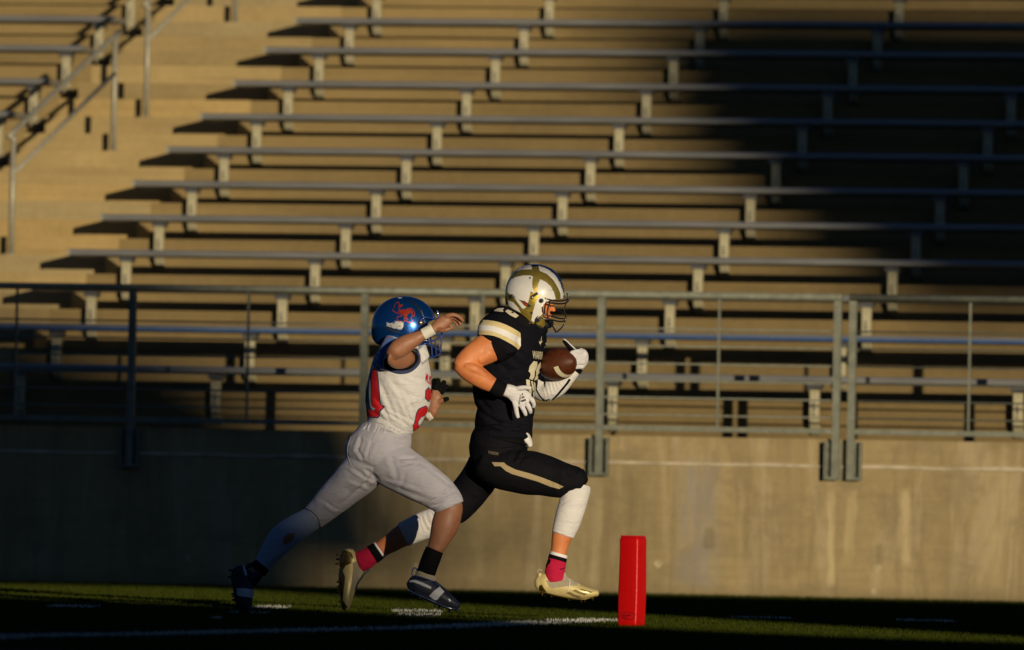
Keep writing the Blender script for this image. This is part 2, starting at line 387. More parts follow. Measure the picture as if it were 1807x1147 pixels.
def bench(i, t0, t1, brs, label, group, edge=False):
    root = empty('aluminium_bench', W(t0, nrow(i), SEATZ[i]), -PSI, label, 'bench', group)
    bm = bmesh.new(); L = t1 - t0
    # rounded extruded plank: ribs on top, open below
    pr = [(-0.185, -0.050), (-0.195, -0.044), (-0.198, -0.020), (-0.192, -0.004), (-0.178, 0.0), (-0.09, 0.0), (-0.088, -0.003), (-0.03, -0.003), (-0.028, 0), (0.03, 0), (0.032, -0.003), (0.09, -0.003), (0.092, 0), (0.225, 0.0), (0.24, -0.008), (0.242, -0.044), (0.235, -0.050)]
    add_prism(bm, pr, 0, L)
    pl = bm_obj('plank', bm, M['plank'], root, smooth=False)
    bm = bmesh.new(); add_prism(bm, [(-0.200, -0.052), (-0.201, -0.002), (-0.18, 0.003), (0.23, 0.003), (0.245, -0.004), (0.245, -0.052)], -0.012, 0.012)
    bm_obj('end_cap', bm, M['handrail'], root, bevel=0.003, seg=1)
    for t in brs:
        if not (t0 + 0.05 < t < t1 - 0.05): continue
        b = link('bracket', BR, None, root); b.location = (t - t0, 0, 0)
        c = link('bolt', BO, None, b); c2_ = link('seat_clamp', CL, None, b)
    if edge:
        bm = bmesh.new(); add_prism(bm, [(-0.1995, -0.047), (-0.2005, -0.022), (-0.197, -0.022), (-0.195, -0.047)], 0, L)  # blue strip on the lower front edge of the plank
        bm_obj('edge_strip', bm, M['blue_edge'], root)
    return root
BRX = {0: (380, 650), 1: (440, 583), 2: (497, 513), 3: (555, 447), 4: (609, 383), 5: (663, 322), 6: (716, 262), 7: (770, 203), 8: (822, 144), 9: (873, 86), 10: (923, 34), 11: (968, -20), 12: (1012, -76), 13: (1055, -130)}
ORD = ['lowest', 'second', 'third', 'fourth', 'fifth', 'sixth', 'seventh', 'eighth', 'ninth', 'tenth', 'eleventh', 'twelfth', 'thirteenth', 'topmost']
for i in range(12):
    px, py = BRX[i]; tb, _ = TN(px, py + 25, nrow(i))
    brs = [tb + 0.03 + 1.545 * k for k in range(-12, 13)]
    if i < 2: t0 = -17.5
    else: t0 = aisle_t(i, 1)
    bench(i, t0, 17.5, brs, '%s aluminium bench plank up from the railing, in the long right-hand section' % ORD[i] if i > 1 else ('second aluminium bench plank above the wall, with a blue strip along its front edge' if i else 'lowest aluminium bench plank, just behind the railing bars'), 'aluminium benches right of the aisle', i == 1)
for i in range(6, 12):
    t1 = aisle_t(i, -1)
    bench(i, -17.5, t1, [t1 - 0.16 - 1.5 * k for k in range(10)], '%s row aluminium bench end left of the stair handrail' % ORD[i], 'aluminium benches left of the aisle')
    # an end cap on the aisle side too
# ------------------------------------------------------------------ handrails of the aisle
def handrail(pa, pb, label):
    """pa, pb = (foot px, foot py, row) of the two posts"""
    pts = []
    for (px, py, n) in (pa, pb):
        t, z = TN(px, py, n); pts.append((t, n, z))
    (ta, na, za), (tb_, nb, zb) = pts
    za = [ (TR[i-1] + TR[i]) / 2 for i in range(1, 14) if abs(nrow(i) - 0.2 - na) < 0.05][0]
    zb = [ (TR[i-1] + TR[i]) / 2 for i in range(1, 14) if abs(nrow(i) - 0.2 - nb) < 0.05][0]
    root = empty('stair_handrail', W(ta, na, za), -PSI, label, 'handrail', 'steel handrails up the aisle')
    d = Vector((tb_ - ta, nb - na, zb - za)); H = 0.98; r = 0.024
    bm = bmesh.new(); add_tube(bm, [(0, 0, 0), (0, 0, H - 0.02)], r); bm_obj('post', bm, M['handrail'], root, smooth=True)
    bm = bmesh.new(); add_tube(bm, [d, d + Vector((0, 0, H - 0.02))], r); bm_obj('post', bm, M['handrail'], root, smooth=True)
    bm = bmesh.new()
    add_tube(bm, spline([(0, 0, H - 0.06), (0.0, 0.0, H), tuple(d * 0.03 + Vector((0, 0, H + 0.02))), tuple(d * 0.97 + Vector((0, 0, H))), tuple(d + Vector((0, 0.02, H - 0.02))), tuple(d + Vector((0, 0, H - 0.08)))], 4), r)
    bm_obj('top_rail', bm, M['handrail'], root, smooth=True)
    bm = bmesh.new(); add_tube(bm, [(0, 0, H - 0.32), tuple(d + Vector((0, 0, H - 0.32)))], 0.019); bm_obj('middle_rail', bm, M['handrail'], root, smooth=True)
    for q in (Vector((0, 0, 0)), d):
        bm = bmesh.new(); add_box(bm, q.x - .05, q.x + .05, q.y - .05, q.y + .05, q.z + 0.001, q.z + .012); bm_obj('base_plate', bm, M['handrail'], root, bevel=.002, seg=1)
handrail((20, 430, nrow(4) - 0.2), (200, 250, nrow(7) - 0.2), 'lower steel stair handrail with slanting top rail, two posts on the aisle steps')
handrail((258, 193, nrow(8) - 0.2), (415, 25, nrow(11) - 0.2), 'upper steel stair handrail, further up the aisle and cut by the top of the picture')

# ------------------------------------------------------------------ field wall
wallr = empty('retaining_wall', W(0, 0, 0), -PSI, 'stained tan concrete field wall with a pale joint line under the railing', 'wall')
bm = bmesh.new(); add_box(bm, TL, TRt, 0.0, 0.299, -0.2, 0.955); bm_obj('wall_face', bm, M['wall'], wallr)
bm = bmesh.new(); add_box(bm, TL, TRt, 0.004, 0.299, 0.970, FLOOR); bm_obj('coping', bm, M['wall'], wallr, bevel=0.012, seg=2)
bm = bmesh.new()
xs = np.arange(TL, TRt, 0.11); prev = None
for k, x in enumerate(xs):
    a = 0.949 + 0.006 * noise.noise(Vector((x * 3, 1, 0))); b = 0.976 + 0.012 * noise.noise(Vector((x * 2.3, 7, 0)))
    cur = [bm.verts.new(p) for p in ((x, -0.005, a), (x, -0.011, (a + b) / 2), (x, -0.002, b), (x, 0.02, b - .002), (x, 0.02, a + .002))]
    if prev:
        for q in range(5): bm.faces.new((prev[q], cur[q], cur[(q+1) % 5], prev[(q+1) % 5]))
    prev = cur
bm_obj('joint_line', bm, M['joint'], wallr, smooth=True)

for (px, py, r_) in ((1161, 995, .033), (1549, 1003, .030), (1541, 1043, .024), (735, 1000, .03), (330, 985, .03)):
    t, z = TN(px, py, 0); bm = bmesh.new(); add_tube(bm, [(t, .02, z), (t, -.0035, z)], [r_, r_ * .92], 20); bm_obj('tie_hole_plug', bm, M['plug'], wallr)
# ------------------------------------------------------------------ railing on the wall
POSTX = [-1414, -1002, -590, -178, 230, 640, 1058, 1475]; POSTX2 = [1502, 1917, 2332, 2747, 3162]
def post_t(px): return TN(px, 760, -0.045)[0]
WIRES = [1.316, 1.443, 1.567, 1.693, 1.822, 1.950]
def railing(posts, ends, label, double):
    ts = [post_t(p) for p in posts]; t0, t1 = ends
    root = empty('guard_railing', W(ts[0], -0.045, 0), -PSI, label, 'railing', 'railings along the top of the field wall')
    o = ts[0]
    def bx(name, a, b, c, d, e, f, bev=0.0): 
        bm = bmesh.new(); add_box(bm, a - o, b - o, c, d, e, f); return bm_obj(name, bm, M['rail'], root, bevel=bev, seg=1)
    for t in ts:
        bx('post', t - .026, t + .026, -.024, .024, 0.885, 2.173, .006)
        bm = bmesh.new()
        # channel shoe bolted to the wall; on the double post they turn outwards
        k_ = -1 if (double == 'right' and t == ts[-1]) else (1 if (double == 'left' and t == ts[0]) else 0)
        s0, s1 = (t - .070, t + .070) if k_ == 0 else ((t - .080, t + .038) if k_ < 0 else (t - .038, t + .080))
        add_box(bm, s0 - o, s1 - o, .026, .044, 0.865, 1.145)
        if k_ <= 0: add_box(bm, s0 - o, s0 + .012 - o, -.032, .0255, 0.865, 1.145)
        if k_ >= 0: add_box(bm, s1 - .012 - o, s1 - o, -.032, .0255, 0.865, 1.145)
        add_box(bm, s0 + .0125 - o, s1 - .0125 - o, -.028, .0255, 0.866, 0.884)
        sh = bm_obj('wall_shoe', bm, M['rail'], root)
        bm = bmesh.new()
        for sx in ((s0 + .03, s1 - .03) if k_ == 0 else ((s0 + .03,) if k_ < 0 else (s1 - .03,))):
            for zz in (0.93, 1.09): add_tube(bm, [(sx - o, .027, zz), (sx - o, .012, zz)], .009, 8)
        bm_obj('bolt', bm, M['bolt'], sh)
    bm = bmesh.new(); add_tube(bm, [(t0 - o, 0, 2.198), (t1 - o, 0, 2.198)], 0.0265, 14); bm_obj('top_rail', bm, M['rail'], root, smooth=True)
    bx('bottom_rail', t0, t1, -.018, .018, 1.200, 1.236, .004)
    for z in WIRES:
        bm = bmesh.new(); add_tube(bm, [(t0 - o, 0, z), (t1 - o, 0, z)], 0.0075, 6); bm_obj('horizontal_bar', bm, M['rail'], root, smooth=True)
    al = ([t0] if t0 < ts[0] - 1 else []) + ts
    for a, b in zip(al[:-1], al[1:]):
        mid = (a + b) / 2; bx('divider_bar', mid - .007, mid + .007, -.0145, .0145, 1.237, 2.172)
    return root
tA = post_t(1475); tB = post_t(1502)
railing(POSTX, (post_t(-1830), tA + .028), 'long grey steel railing of four visible posts left of the double post', 'right')
railing(POSTX2, (tB - .028, post_t(3162) + .026), 'grey steel railing to the right of the double post, behind the red pylon', 'left')

# ------------------------------------------------------------------ unseen panels added behind the camera to throw the evening shade
def UV(u, v, Y): return Vector((u - 0.3544 * Y, Y, v - 0.1378 * Y))
def shade_panel(bm, poly, Y, th):
    a = [bm.verts.new(UV(u, v, Y)) for u, v in poly]; b = [bm.verts.new(UV(u, v, Y - th)) for u, v in poly]
    n = len(poly)
    bm.faces.new(a); bm.faces.new(b[::-1])
    for i in range(n): bm.faces.new((a[i], b[i], b[(i+1) % n], a[(i+1) % n]))
YH = -4.0
def world_part(name, bm, root):
    o = bm_obj(name, bm, M['blocker_dark'], root); o.matrix_parent_inverse = Matrix.Translation(-root.location); return o
vg = 0.1378 * YH
hs = empty('shade_blocker', UV(16, vg, YH), 0, 'unseen dark panels behind the camera, added to cast the evening shade', 'grandstand')  # unseen panels, each outline cut to shape the shade
YF = -62.0
bm = bmesh.new(); shade_panel(bm, [(-60, 0.1378 * YF), (16.02, 0.1378 * YF), (16.02, 6.2), (16.02, 6.8), (15.7, 7.05), (15.2, 7.3), (14.6, 7.65), (13.2, 8.2), (-60, 8.6)], YF, 6); world_part('left_shade_panel', bm, hs)  # far panel added to half shade the defender's legs
bm = bmesh.new(); shade_panel(bm, [(-40, vg), (17.3, vg), (17.3, 5.5), (16.3, 5.65), (15.3, 6.0), (-40, 6.0)], YH, 9); world_part('low_shade_panel', bm, hs)  # near panel added to darken the closest turf
bm = bmesh.new(); shade_panel(bm, [(-60, 8.61), (22.15, 8.61), (21.9, 9.3), (21.75, 10.1), (21.3, 10.7), (20.7, 11.1), (19.9, 11.5), (-60, 11.75)], YF, 8); world_part('upper_shade_panel', bm, hs)  # far panel added to darken the left of the wall and rows
for ua, ub in ((22.62, 22.77), (22.93, 23.06), (23.24, 23.34), (23.55, 23.62)):  # slats added to widen the soft shade edge on the wall
    bm = bmesh.new(); shade_panel(bm, [(ua - .35, 8.61), (ub - .35, 8.61), (ub - .75, 9.7), (ua - .75, 9.7)], YF, .3); world_part('shade_slat', bm, hs)
bm = bmesh.new(); shade_panel(bm, [(-40, 8.3), (19.2, 8.35), (21.2, 8.55), (20.9, 9.0), (20.3, 9.4), (-40, 9.4)], YH, 2); world_part('wall_foot_shade_panel', bm, hs)  # near panel added to keep the left wall foot dark
bm = bmesh.new(); shade_panel(bm, [(17.31, vg), (60, vg), (60, 8.5), (19.6, 8.45), (18.6, 7.5), (17.7, 6.1), (17.31, 5.5)], YH, 9); world_part('right_shade_panel', bm, hs)  # near panel added to darken the turf on the right
YB = -42.0
sb = empty('shade_board', UV(30.5, 0.1378 * YB, YB), 0, 'unseen board on two posts behind the camera, added to shade the upper rows', 'shade_board')  # unseen board, outline cut to the shade on the upper right rows
bm = bmesh.new(); shade_panel(bm, [(26.8, 11.35), (34, 11.0), (34, 15.2), (28.6, 15.5), (27.55, 15.3), (27.1, 14.6), (26.75, 13.9), (26.55, 13.2), (26.6, 12.3)], YB, 0.6); world_part('shade_board_panel', bm, sb)
for u in (29.3, 32.6):
    bm = bmesh.new(); p = UV(u, 0, YB); add_box(bm, p.x - .15, p.x + .15, YB - .45, YB - .15, 0, UV(u, 11.3, YB).z); world_part('shade_board_post', bm, sb)
# ================================================================== figures
def cz(k, ox, oy):           # coordinates read in an enlarged crop -> photograph pixels
    return lambda x, y: (ox + x / k, oy + y / k)
def ring_pt(Y0, cx, cy, ux, uy, hw, dy, b, a, e):
    c, s_ = math.cos(a), math.sin(a)
    c = math.copysign(abs(c) ** e, c); s_ = math.copysign(abs(s_) ** e, s_)
    return P(cx + ux * hw * c, cy + uy * hw * c, Y0 + dy + b * s_)
def loft(bm, Y0, st, seg=28, e=1.0, sub=4, cap=0.6):
    """st: (px, py, half width px, depth offset m, depth radius m)"""
    A = [Vector(s) if len(s) == 5 else None for s in st]
    import itertools
    # Catmull-Rom over all five values
    S = [np.array(s, float) for s in st]; out = []
    n = len(S)
    for i in range(n - 1):
        p0, p1, p2, p3 = S[max(i-1, 0)], S[i], S[i+1], S[min(i+2, n-1)]
        for j in range(sub):
            t = j / sub
            out.append(0.5 * ((2*p1) + (p2-p0)*t + (2*p0-5*p1+4*p2-p3)*t*t + (3*p1-p0-3*p2+p3)*t*t*t))
    out.append(S[-1])
    # round ends
    def endcap(a, b):
        d = (a[:2] - b[:2]); L = np.hypot(*d); d = d / max(L, 1e-6); r = []
        for f, w in ((0.35, 0.93), (0.65, 0.74), (0.88, 0.45), (0.98, 0.15)):
            q = a.copy(); q[:2] = a[:2] + d * a[2] * cap * f; q[2] = a[2] * w; q[4] = a[4] * w
            q[3] = a[3] + (a[3] - b[3]) / max(L, 1e-6) * a[2] * cap * f
            r.append(q)
        return r
    if cap > 0: out = endcap(out[0], out[1])[::-1] + out + endcap(out[-1], out[-2])
    rings = []
    for i, q in enumerate(out):
        d = out[min(i+1, len(out)-1)][:2] - out[max(i-1, 0)][:2]; L = np.hypot(*d)
        if L < 1e-6: d = np.array((0, 1.0)); L = 1
        d = d / L; ux, uy = -d[1], d[0]
        rings.append([bm.verts.new(ring_pt(Y0, q[0], q[1], ux, uy, max(q[2], .05), q[3], max(q[4], .0005), 2*math.pi*k/seg, e)) for k in range(seg)])
    for a, b in zip(rings[:-1], rings[1:]):
        for k in range(seg): bm.faces.new((a[k], a[(k+1) % seg], b[(k+1) % seg], b[k]))
    bm.faces.new(rings[0][::-1]); bm.faces.new(rings[-1])
def ball(bm, c, r, sq=(1, 1, 1), rot=None, u=24, v=14):
    m_ = Matrix.Translation(c) @ (rot.to_4x4() if rot else Matrix.Identity(4)) @ Matrix.Diagonal((r*sq[0], r*sq[1], r*sq[2], 1))
    bmesh.ops.create_uvsphere(bm, u_segments=u, v_segments=v, radius=1.0, matrix=m_)
def solidify(bm, voxel=0.005, smooth=5):
    me = bpy.data.meshes.new('tmp'); bmesh.ops.recalc_face_normals(bm, faces=bm.faces[:]); bm.to_mesh(me); bm.free()
    o = bpy.data.objects.new('tmp', me); COL.objects.link(o)
    rm = o.modifiers.new('r', 'REMESH'); rm.mode = 'VOXEL'; rm.voxel_size = voxel; rm.use_smooth_shade = True
    if smooth: sm = o.modifiers.new('s', 'SMOOTH'); sm.factor = 0.5; sm.iterations = smooth
    dg = bpy.context.evaluated_depsgraph_get(); dg.update()
    r = bpy.data.meshes.new_from_object(o.evaluated_get(dg)); bpy.data.objects.remove(o); bpy.data.meshes.remove(me)
    return r
def displace(me, fn):
    n = len(me.vertices); co = np.empty(n*3, np.float32); me.vertices.foreach_get('co', co); co = co.reshape(-1, 3)
    no = np.empty(n*3, np.float32); me.vertex_normals.foreach_get('vector', no); no = no.reshape(-1, 3)
    d = fn(co, no); co = co + no * d[:, None]
    me.vertices.foreach_set('co', co.astype(np.float32).ravel()); me.update()
def topix(co):               # world -> photograph pixels (numpy)
    Rm = np.array(CROT.transposed()); q = (co - np.array((0, 0, EYE))) @ Rm.T
    return np.stack([903.5 + FPX * q[:, 0] / -q[:, 2], 573.5 - FPX * q[:, 1] / -q[:, 2]], 1)
def vnoise(co, sc, seed=0):
    return np.array([noise.noise(Vector((c[0]*sc[0] + seed, c[1]*sc[1], c[2]*sc[2]))) for c in co])
def folds(me, lines, amp=0.004, base=0.0015, sc=(9, 9, 22), seed=0):
    """lines: creases in photograph pixels [(x0,y0,x1,y1,width px,amp)], pressed in on the near side"""
    def fn(co, no):
        px = topix(co); d = base * vnoise(co, sc, seed)
        near = np.clip(-no[:, 1] * 1.5 + 0.2, 0, 1)
        for (x0, y0, x1, y1, w, a) in lines:
            v = np.array((x1-x0, y1-y0), float); L = np.hypot(*v); v /= L
            r = px - np.array((x0, y0)); s = (r @ v) / L; o = -r[:, 0]*v[1] + r[:, 1]*v[0]
            o = o + 2.0 * np.sin(s * 3.0 + x0)
            win = np.clip(np.minimum(s, 1 - s) * 4 + 0.15, 0, 1)
            g = np.exp(-(o/w)**2) - 0.75 * np.exp(-((o - 1.9*w)/(w*1.1))**2)
            d -= a * g * win * near
        return d
    displace(me, fn)
class Fig:
    def __init__(s, name, label, cat, Y0, foot, group=None):
        s.Y0 = Y0; p = P(foot[0], foot[1], Y0); s.root = empty(name, (p.x, p.y, 0), 0, label, cat, group)
        s.inv = Matrix.Translation(-s.root.location)
    def add(s, name, me, mat=None, parent=None, smooth=True):
        o = link(name, me, mat, parent or s.root, smooth)
        if parent is None: o.matrix_parent_inverse = s.inv
        return o
    def bm(s, name, bm, mat, parent=None, smooth=True, **k):
        o = bm_obj(name, bm, mat, parent or s.root, smooth, **k)
        if parent is None: o.matrix_parent_inverse = s.inv
        return o
    def p(s, x, y, dy=0.0): return P(x, y, s.Y0 + dy)
def bvh(*objs):
    V, F = [], []
    for o in objs:
        me = o.data if hasattr(o, 'data') else o; k = len(V)
        V += [v.co.copy() for v in me.vertices]; F += [tuple(i + k for i in p.vertices) for p in me.polygons]
    return BVHTree.FromPolygons(V, F)
def hit(tree, px, py, off):
    d = ray(px, py).normalized(); o = Vector((0, 0, EYE)) + d * 40
    l, nrm, i, dist = tree.ray_cast(o, d)
    if l is None:
        l, nrm, i, dist = tree.find_nearest(o + d * 6.3)
        for k in range(3):
            t = (l - o).dot(d); l, nrm, i, dist = tree.find_nearest(o + d * t)
    return l + nrm * off if nrm.dot(d) < 0 else l - nrm * off
def decal(name, polys, tree, mat, parent, off=0.0018, step=3.0, thick=0.0012):
    bm = bmesh.new()
    for poly in polys:
        vs = [bm.verts.new((x, -y, 0)) for x, y in poly]; es = [bm.edges.new((vs[i], vs[(i+1) % len(vs)])) for i in range(len(vs))]
        bmesh.ops.triangle_fill(bm, use_beauty=True, use_dissolve=False, edges=es)
    return decal_bm(name, bm, tree, mat, parent, off, step)
def decal_bm(name, bm, tree, mat, parent, off, step):
    xs = [v.co.x for v in bm.verts]; ys = [v.co.y for v in bm.verts]
    x = math.floor(min(xs)) + step * .37
    while x < max(xs):
        bmesh.ops.bisect_plane(bm, geom=bm.verts[:] + bm.edges[:] + bm.faces[:], plane_co=(x, 0, 0), plane_no=(1, 0, 0)); x += step
    y = math.floor(min(ys)) + step * .41
    while y < max(ys):
        bmesh.ops.bisect_plane(bm, geom=bm.verts[:] + bm.edges[:] + bm.faces[:], plane_co=(0, y, 0), plane_no=(0, 1, 0)); y += step
    for v in bm.verts: v.co = hit(tree, v.co.x, -v.co.y, off)
    for f in bm.faces:
        if f.normal.y > 0: pass
    bmesh.ops.recalc_face_normals(bm, faces=bm.faces[:])
    me = bpy.data.meshes.new(name); bm.to_mesh(me); bm.free()
    o = link(name, me, mat, parent, True); o.matrix_parent_inverse = Matrix.Identity(4)
    return o
def text_decal(name, txt, org, ux, uy, tree, mat, parent, off=0.002, step=1.5, squeeze=None):
    cu = bpy.data.curves.new('t', 'FONT'); cu.body = txt; cu.size = 1.0; cu.offset = 0.022; cu.resolution_u = 2
    o = bpy.data.objects.new('t', cu); COL.objects.link(o)
    dg = bpy.context.evaluated_depsgraph_get(); dg.update(); me = bpy.data.meshes.new_from_object(o.evaluated_get(dg))
    bpy.data.objects.remove(o); bm = bmesh.new(); bm.from_mesh(me); bpy.data.meshes.remove(me)
    for v in bm.verts:
        a, b = v.co.x, v.co.y
        x, y = org[0] + a*ux[0] + b*uy[0], org[1] + a*ux[1] + b*uy[1]
        v.co = Vector((x, -y, 0))
    return decal_bm(name, bm, tree, mat, parent, off, step)
def surf_line(name, pts, tree, mat, parent, rad, off=0.0, k=5, flat=False):
    c = spline([(x, y, 0) for x, y in pts], k); c = [hit(tree, v.x, v.y, off) for v in c]
    bm = bmesh.new(); add_tube(bm, c, rad, 8)
    o = bm_obj(name, bm, mat, parent, True); return o
def tube3(F, name, pts, rad, mat, parent=None, k=5, seg=8):
    bm = bmesh.new(); add_tube(bm, spline([F.p(*q) for q in pts], k), rad, seg); return F.bm(name, bm, mat, parent)

# ------------------------------------------------------------------ figure materials
def cloth(name, c, rough=0.85, bs=0.25, bscale=900, var=0.06, sheen=0.2):
    m = NT(name); v = m.coord()
    f = m.noise(v, 9, 4); m.col(m.ramp(f, [(0.3, tuple(x*(1-var) for x in c)), (0.7, tuple(min(1, x*(1+var)) for x in c))]))
    m.set(Roughness=rough); m.b.inputs['Sheen Weight'].default_value = sheen
    if max(c) < 0.03: m.b.inputs['Specular IOR Level'].default_value = 0.12; m.b.inputs['Sheen Weight'].default_value = 0.0
    w = m.noise(m.coord(scale=(1, 1, 1)), bscale, 2); fo = m.noise(m.coord(scale=(10, 10, 22), rot=(0, 0.5, 0)), 1.0, 4, 0.5, 0.6)
    m.bump(m.mix(0.90, w, fo), bs * 1.6, 0.03); return m.m
def skin(name, c, spec=0.4):
    m = NT(name); v = m.coord(); f = m.noise(v, 11, 6, 0.65)
    m.col(m.ramp(f, [(0.3, (c[0]*.80, c[1]*.70, c[2]*.68)), (0.55, c), (0.75, (min(1, c[0]*1.08), c[1]*1.06, c[2]*1.0))]))
    m.set(Roughness=0.5); m.b.inputs['Subsurface Weight'].default_value = 0.12; m.b.inputs['Subsurface Radius'].default_value = (0.02, 0.008, 0.004); m.b.inputs['Subsurface Scale'].default_value = 0.6
    m.bump(m.mix(0.35, m.noise(v, 260, 3), m.noise(v, 38, 4)), 0.35, 0.006); m.l(m.ramp(m.noise(v, 30, 5, .7), [(0.35, 0.36), (0.7, 0.68)]), m.b.inputs['Roughness']); return m.m
M['skin_a'] = skin('fair_tanned_skin', (0.72, 0.25, 0.082)); M['skin_b'] = skin('brown_skin', (0.37, 0.165, 0.085))
M['navy'] = cloth('black_navy_jersey', (0.0065, 0.0068, 0.011), 0.8, 0.35, sheen=0.05)
M['navy_pant'] = cloth('black_navy_pants', (0.0055, 0.0055, 0.008), 0.75, 0.25, sheen=0.05)
M['black_cloth'] = cloth('black_stretch_cloth', (0.004, 0.004, 0.005), 0.8, sheen=0.05)
M['gold_stripe'] = cloth('old_gold_stripe', (0.74, 0.60, 0.30), 0.7, 0.1)
M['white_stripe'] = cloth('white_stripe', (0.86, 0.84, 0.80), 0.7, 0.1)
M['cream'] = cloth('cream_numbers', (0.78, 0.70, 0.48), 0.7, 0.1)
M['white_jersey'] = cloth('white_jersey', (0.78, 0.76, 0.74), 0.8, 0.45)
M['grey_pant'] = cloth('silver_white_pants', (0.58, 0.56, 0.62), 0.6, 0.35)
M['white_sleeve'] = cloth('white_leg_sleeve', (0.80, 0.77, 0.74), 0.75, 0.35)
M['blue_tight'] = cloth('pale_blue_leg_sleeve', (0.30, 0.38, 0.50), 0.7, 0.2)
M['glove_white'] = cloth('white_glove', (0.82, 0.80, 0.80), 0.6, 0.5, 500)
M['red_num'] = cloth('red_number', (0.62, 0.008, 0.012), 0.75, 0.15, sheen=0)
M['navy_trim'] = cloth('navy_trim', (0.02, 0.035, 0.11), 0.7, 0.1)
M['blue_yoke'] = cloth('royal_blue_yoke', (0.07, 0.16, 0.42), 0.7, 0.2)
M['tape'] = cloth('athletic_tape', (0.80, 0.76, 0.66), 0.85, 0.3)
M['pink_sock'] = cloth('magenta_sock', (0.56, 0.003, 0.05), 0.85, 0.4, sheen=0)
M['gold_mesh'] = cloth('gold_mesh_side_stripe', (0.42, 0.32, 0.16), 0.6, 0.3)
M['dim_text'] = cloth('dull_gold_print', (0.16, 0.13, 0.08), 0.6, 0.1)
def paint(name, c, metal=0.0, rough=0.25, coat=1.0, flake=0.0):
    m = NT(name); v = m.coord(); f = m.noise(v, 30, 3)
    m.col(m.ramp(f, [(0.3, tuple(x*.93 for x in c)), (0.7, c)])); m.set(Metallic=metal, Roughness=rough)
    m.b.inputs['Coat Weight'].default_value = coat; m.b.inputs['Coat Roughness'].default_value = 0.06
    r = m.ramp(m.noise(v, 18, 5, 0.7), [(0.45, rough), (0.7, min(1, rough * 1.8))]); m.l(r, m.b.inputs['Roughness'])
    return m.m
M['gold_shell'] = paint('gold_helmet', (0.52, 0.38, 0.06), 0.7, 0.30)
M['white_shell'] = paint('white_panel_and_glint_paint', (0.82, 0.80, 0.74), 0.0, 0.35)  # white for the panels and for the painted glints
M['navy_shell'] = paint('navy_helmet_stripe', (0.01, 0.02, 0.07), 0.0, 0.2)
M['blue_shell'] = paint('metallic_blue_helmet', (0.004, 0.065, 0.27), 0.65, 0.2)
M['orange_mark'] = paint('orange_red_decal', (0.36, 0.030, 0.006), 0.3, 0.3)
M['black_bar'] = paint('black_coated_bar', (0.008, 0.008, 0.01), 0.0, 0.35)
M['blue_bar'] = paint('blue_coated_bar', (0.015, 0.05, 0.25), 0.0, 0.35)
M['black_plastic'] = simple('black_plastic', (0.012, 0.012, 0.014), 0.5)
M['steel'] = simple('steel_screw', (0.5, 0.48, 0.45), 0.35, 0.9)
M['shoe_gold'] = paint('pale_gold_cleat', (0.74, 0.60, 0.25), 0.25, 0.4, 0.3)
M['shoe_knit'] = cloth('beige_knit_collar', (0.42, 0.36, 0.24), 0.8, 0.4)
M['shoe_sole'] = paint('gold_sole', (0.13, 0.085, 0.012), 0.6, 0.25, 0.6)
M['shoe_dark'] = simple('dark_cleat_upper', (0.010, 0.014, 0.032), 0.55, var=0.3)
M['shoe_strap'] = simple('pale_cleat_strap', (0.55, 0.56, 0.60), 0.5)
M['chrome'] = simple('chrome_sole_plate', (0.7, 0.75, 0.8), 0.12, 1.0)
M['shoe_mark'] = cloth('olive_boot_stripes', (0.20, 0.15, 0.05), 0.6, 0.1)
M['teeth'] = simple('white_of_eye', (0.7, 0.66, 0.6), 0.3)
m = NT('football_leather'); v = m.coord()
m.col(m.ramp(m.noise(v, 40, 4), [(0.3, (0.075, 0.017, 0.004)), (0.7, (0.125, 0.030, 0.006))])); m.set(Roughness=0.5)
vo = m.n('ShaderNodeTexVoronoi'); vo.inputs['Scale'].default_value = 350; m.l(v, vo.inputs['Vector']); m.bump(vo.outputs['Distance'], 0.3, 0.002); M['leather'] = m.m

def helmet_shell(F, c, rx, ry, rzu, rzd, K, th=0.006, dy=0.0):
    """ellipsoidal shell cut to the side outline K (pixels)"""
    def surf(o):
        bm = bmesh.new(); bmesh.ops.create_uvsphere(bm, u_segments=72, v_segments=48, radius=1.0)
        s = FPX / F.Y0
        for v in bm.verts:
            x, y, z = v.co
            zz = z * (rzu if z > 0 else rzd)
            w = abs(x) ** 0.94 * math.copysign(1, x)
            yy = math.copysign(abs(y) ** 0.92, y)
            v.co = P(c[0] + w * (rx - o * s), c[1] - zz + (o * s if z > 0 else -o * s) * abs(z), F.Y0 + dy + yy * (ry - o))
        return bm
    bo = surf(0.0); bi = surf(th)
    for f in bi.faces: f.normal_flip()
    me2 = bpy.data.meshes.new('i'); bi.to_mesh(me2); bi.free(); bo.from_mesh(me2); bpy.data.meshes.remove(me2)
    me = bpy.data.meshes.new('helmet_shell'); bo.to_mesh(me); bo.free()
    o = bpy.data.objects.new('t1', me); COL.objects.link(o)
    bk = bmesh.new(); a = [bk.verts.new(P(x, y, F.Y0 - .4)) for x, y in K]; b = [bk.verts.new(P(x, y, F.Y0 + .4)) for x, y in K]
    bk.faces.new(a); bk.faces.new(b[::-1])
    for i in range(len(K)): bk.faces.new((a[i], b[i], b[(i+1) % len(K)], a[(i+1) % len(K)]))
    bmesh.ops.recalc_face_normals(bk, faces=bk.faces[:])
    mk = bpy.data.meshes.new('k'); bk.to_mesh(mk); bk.free(); ok = bpy.data.objects.new('t2', mk); COL.objects.link(ok)
    md = o.modifiers.new('b', 'BOOLEAN'); md.operation = 'INTERSECT'; md.object = ok; md.solver = 'EXACT'; md.use_self = False
    dg = bpy.context.evaluated_depsgraph_get(); dg.update()
    r = bpy.data.meshes.new_from_object(o.evaluated_get(dg))
    for q in (o, ok): bpy.data.objects.remove(q)
    return r
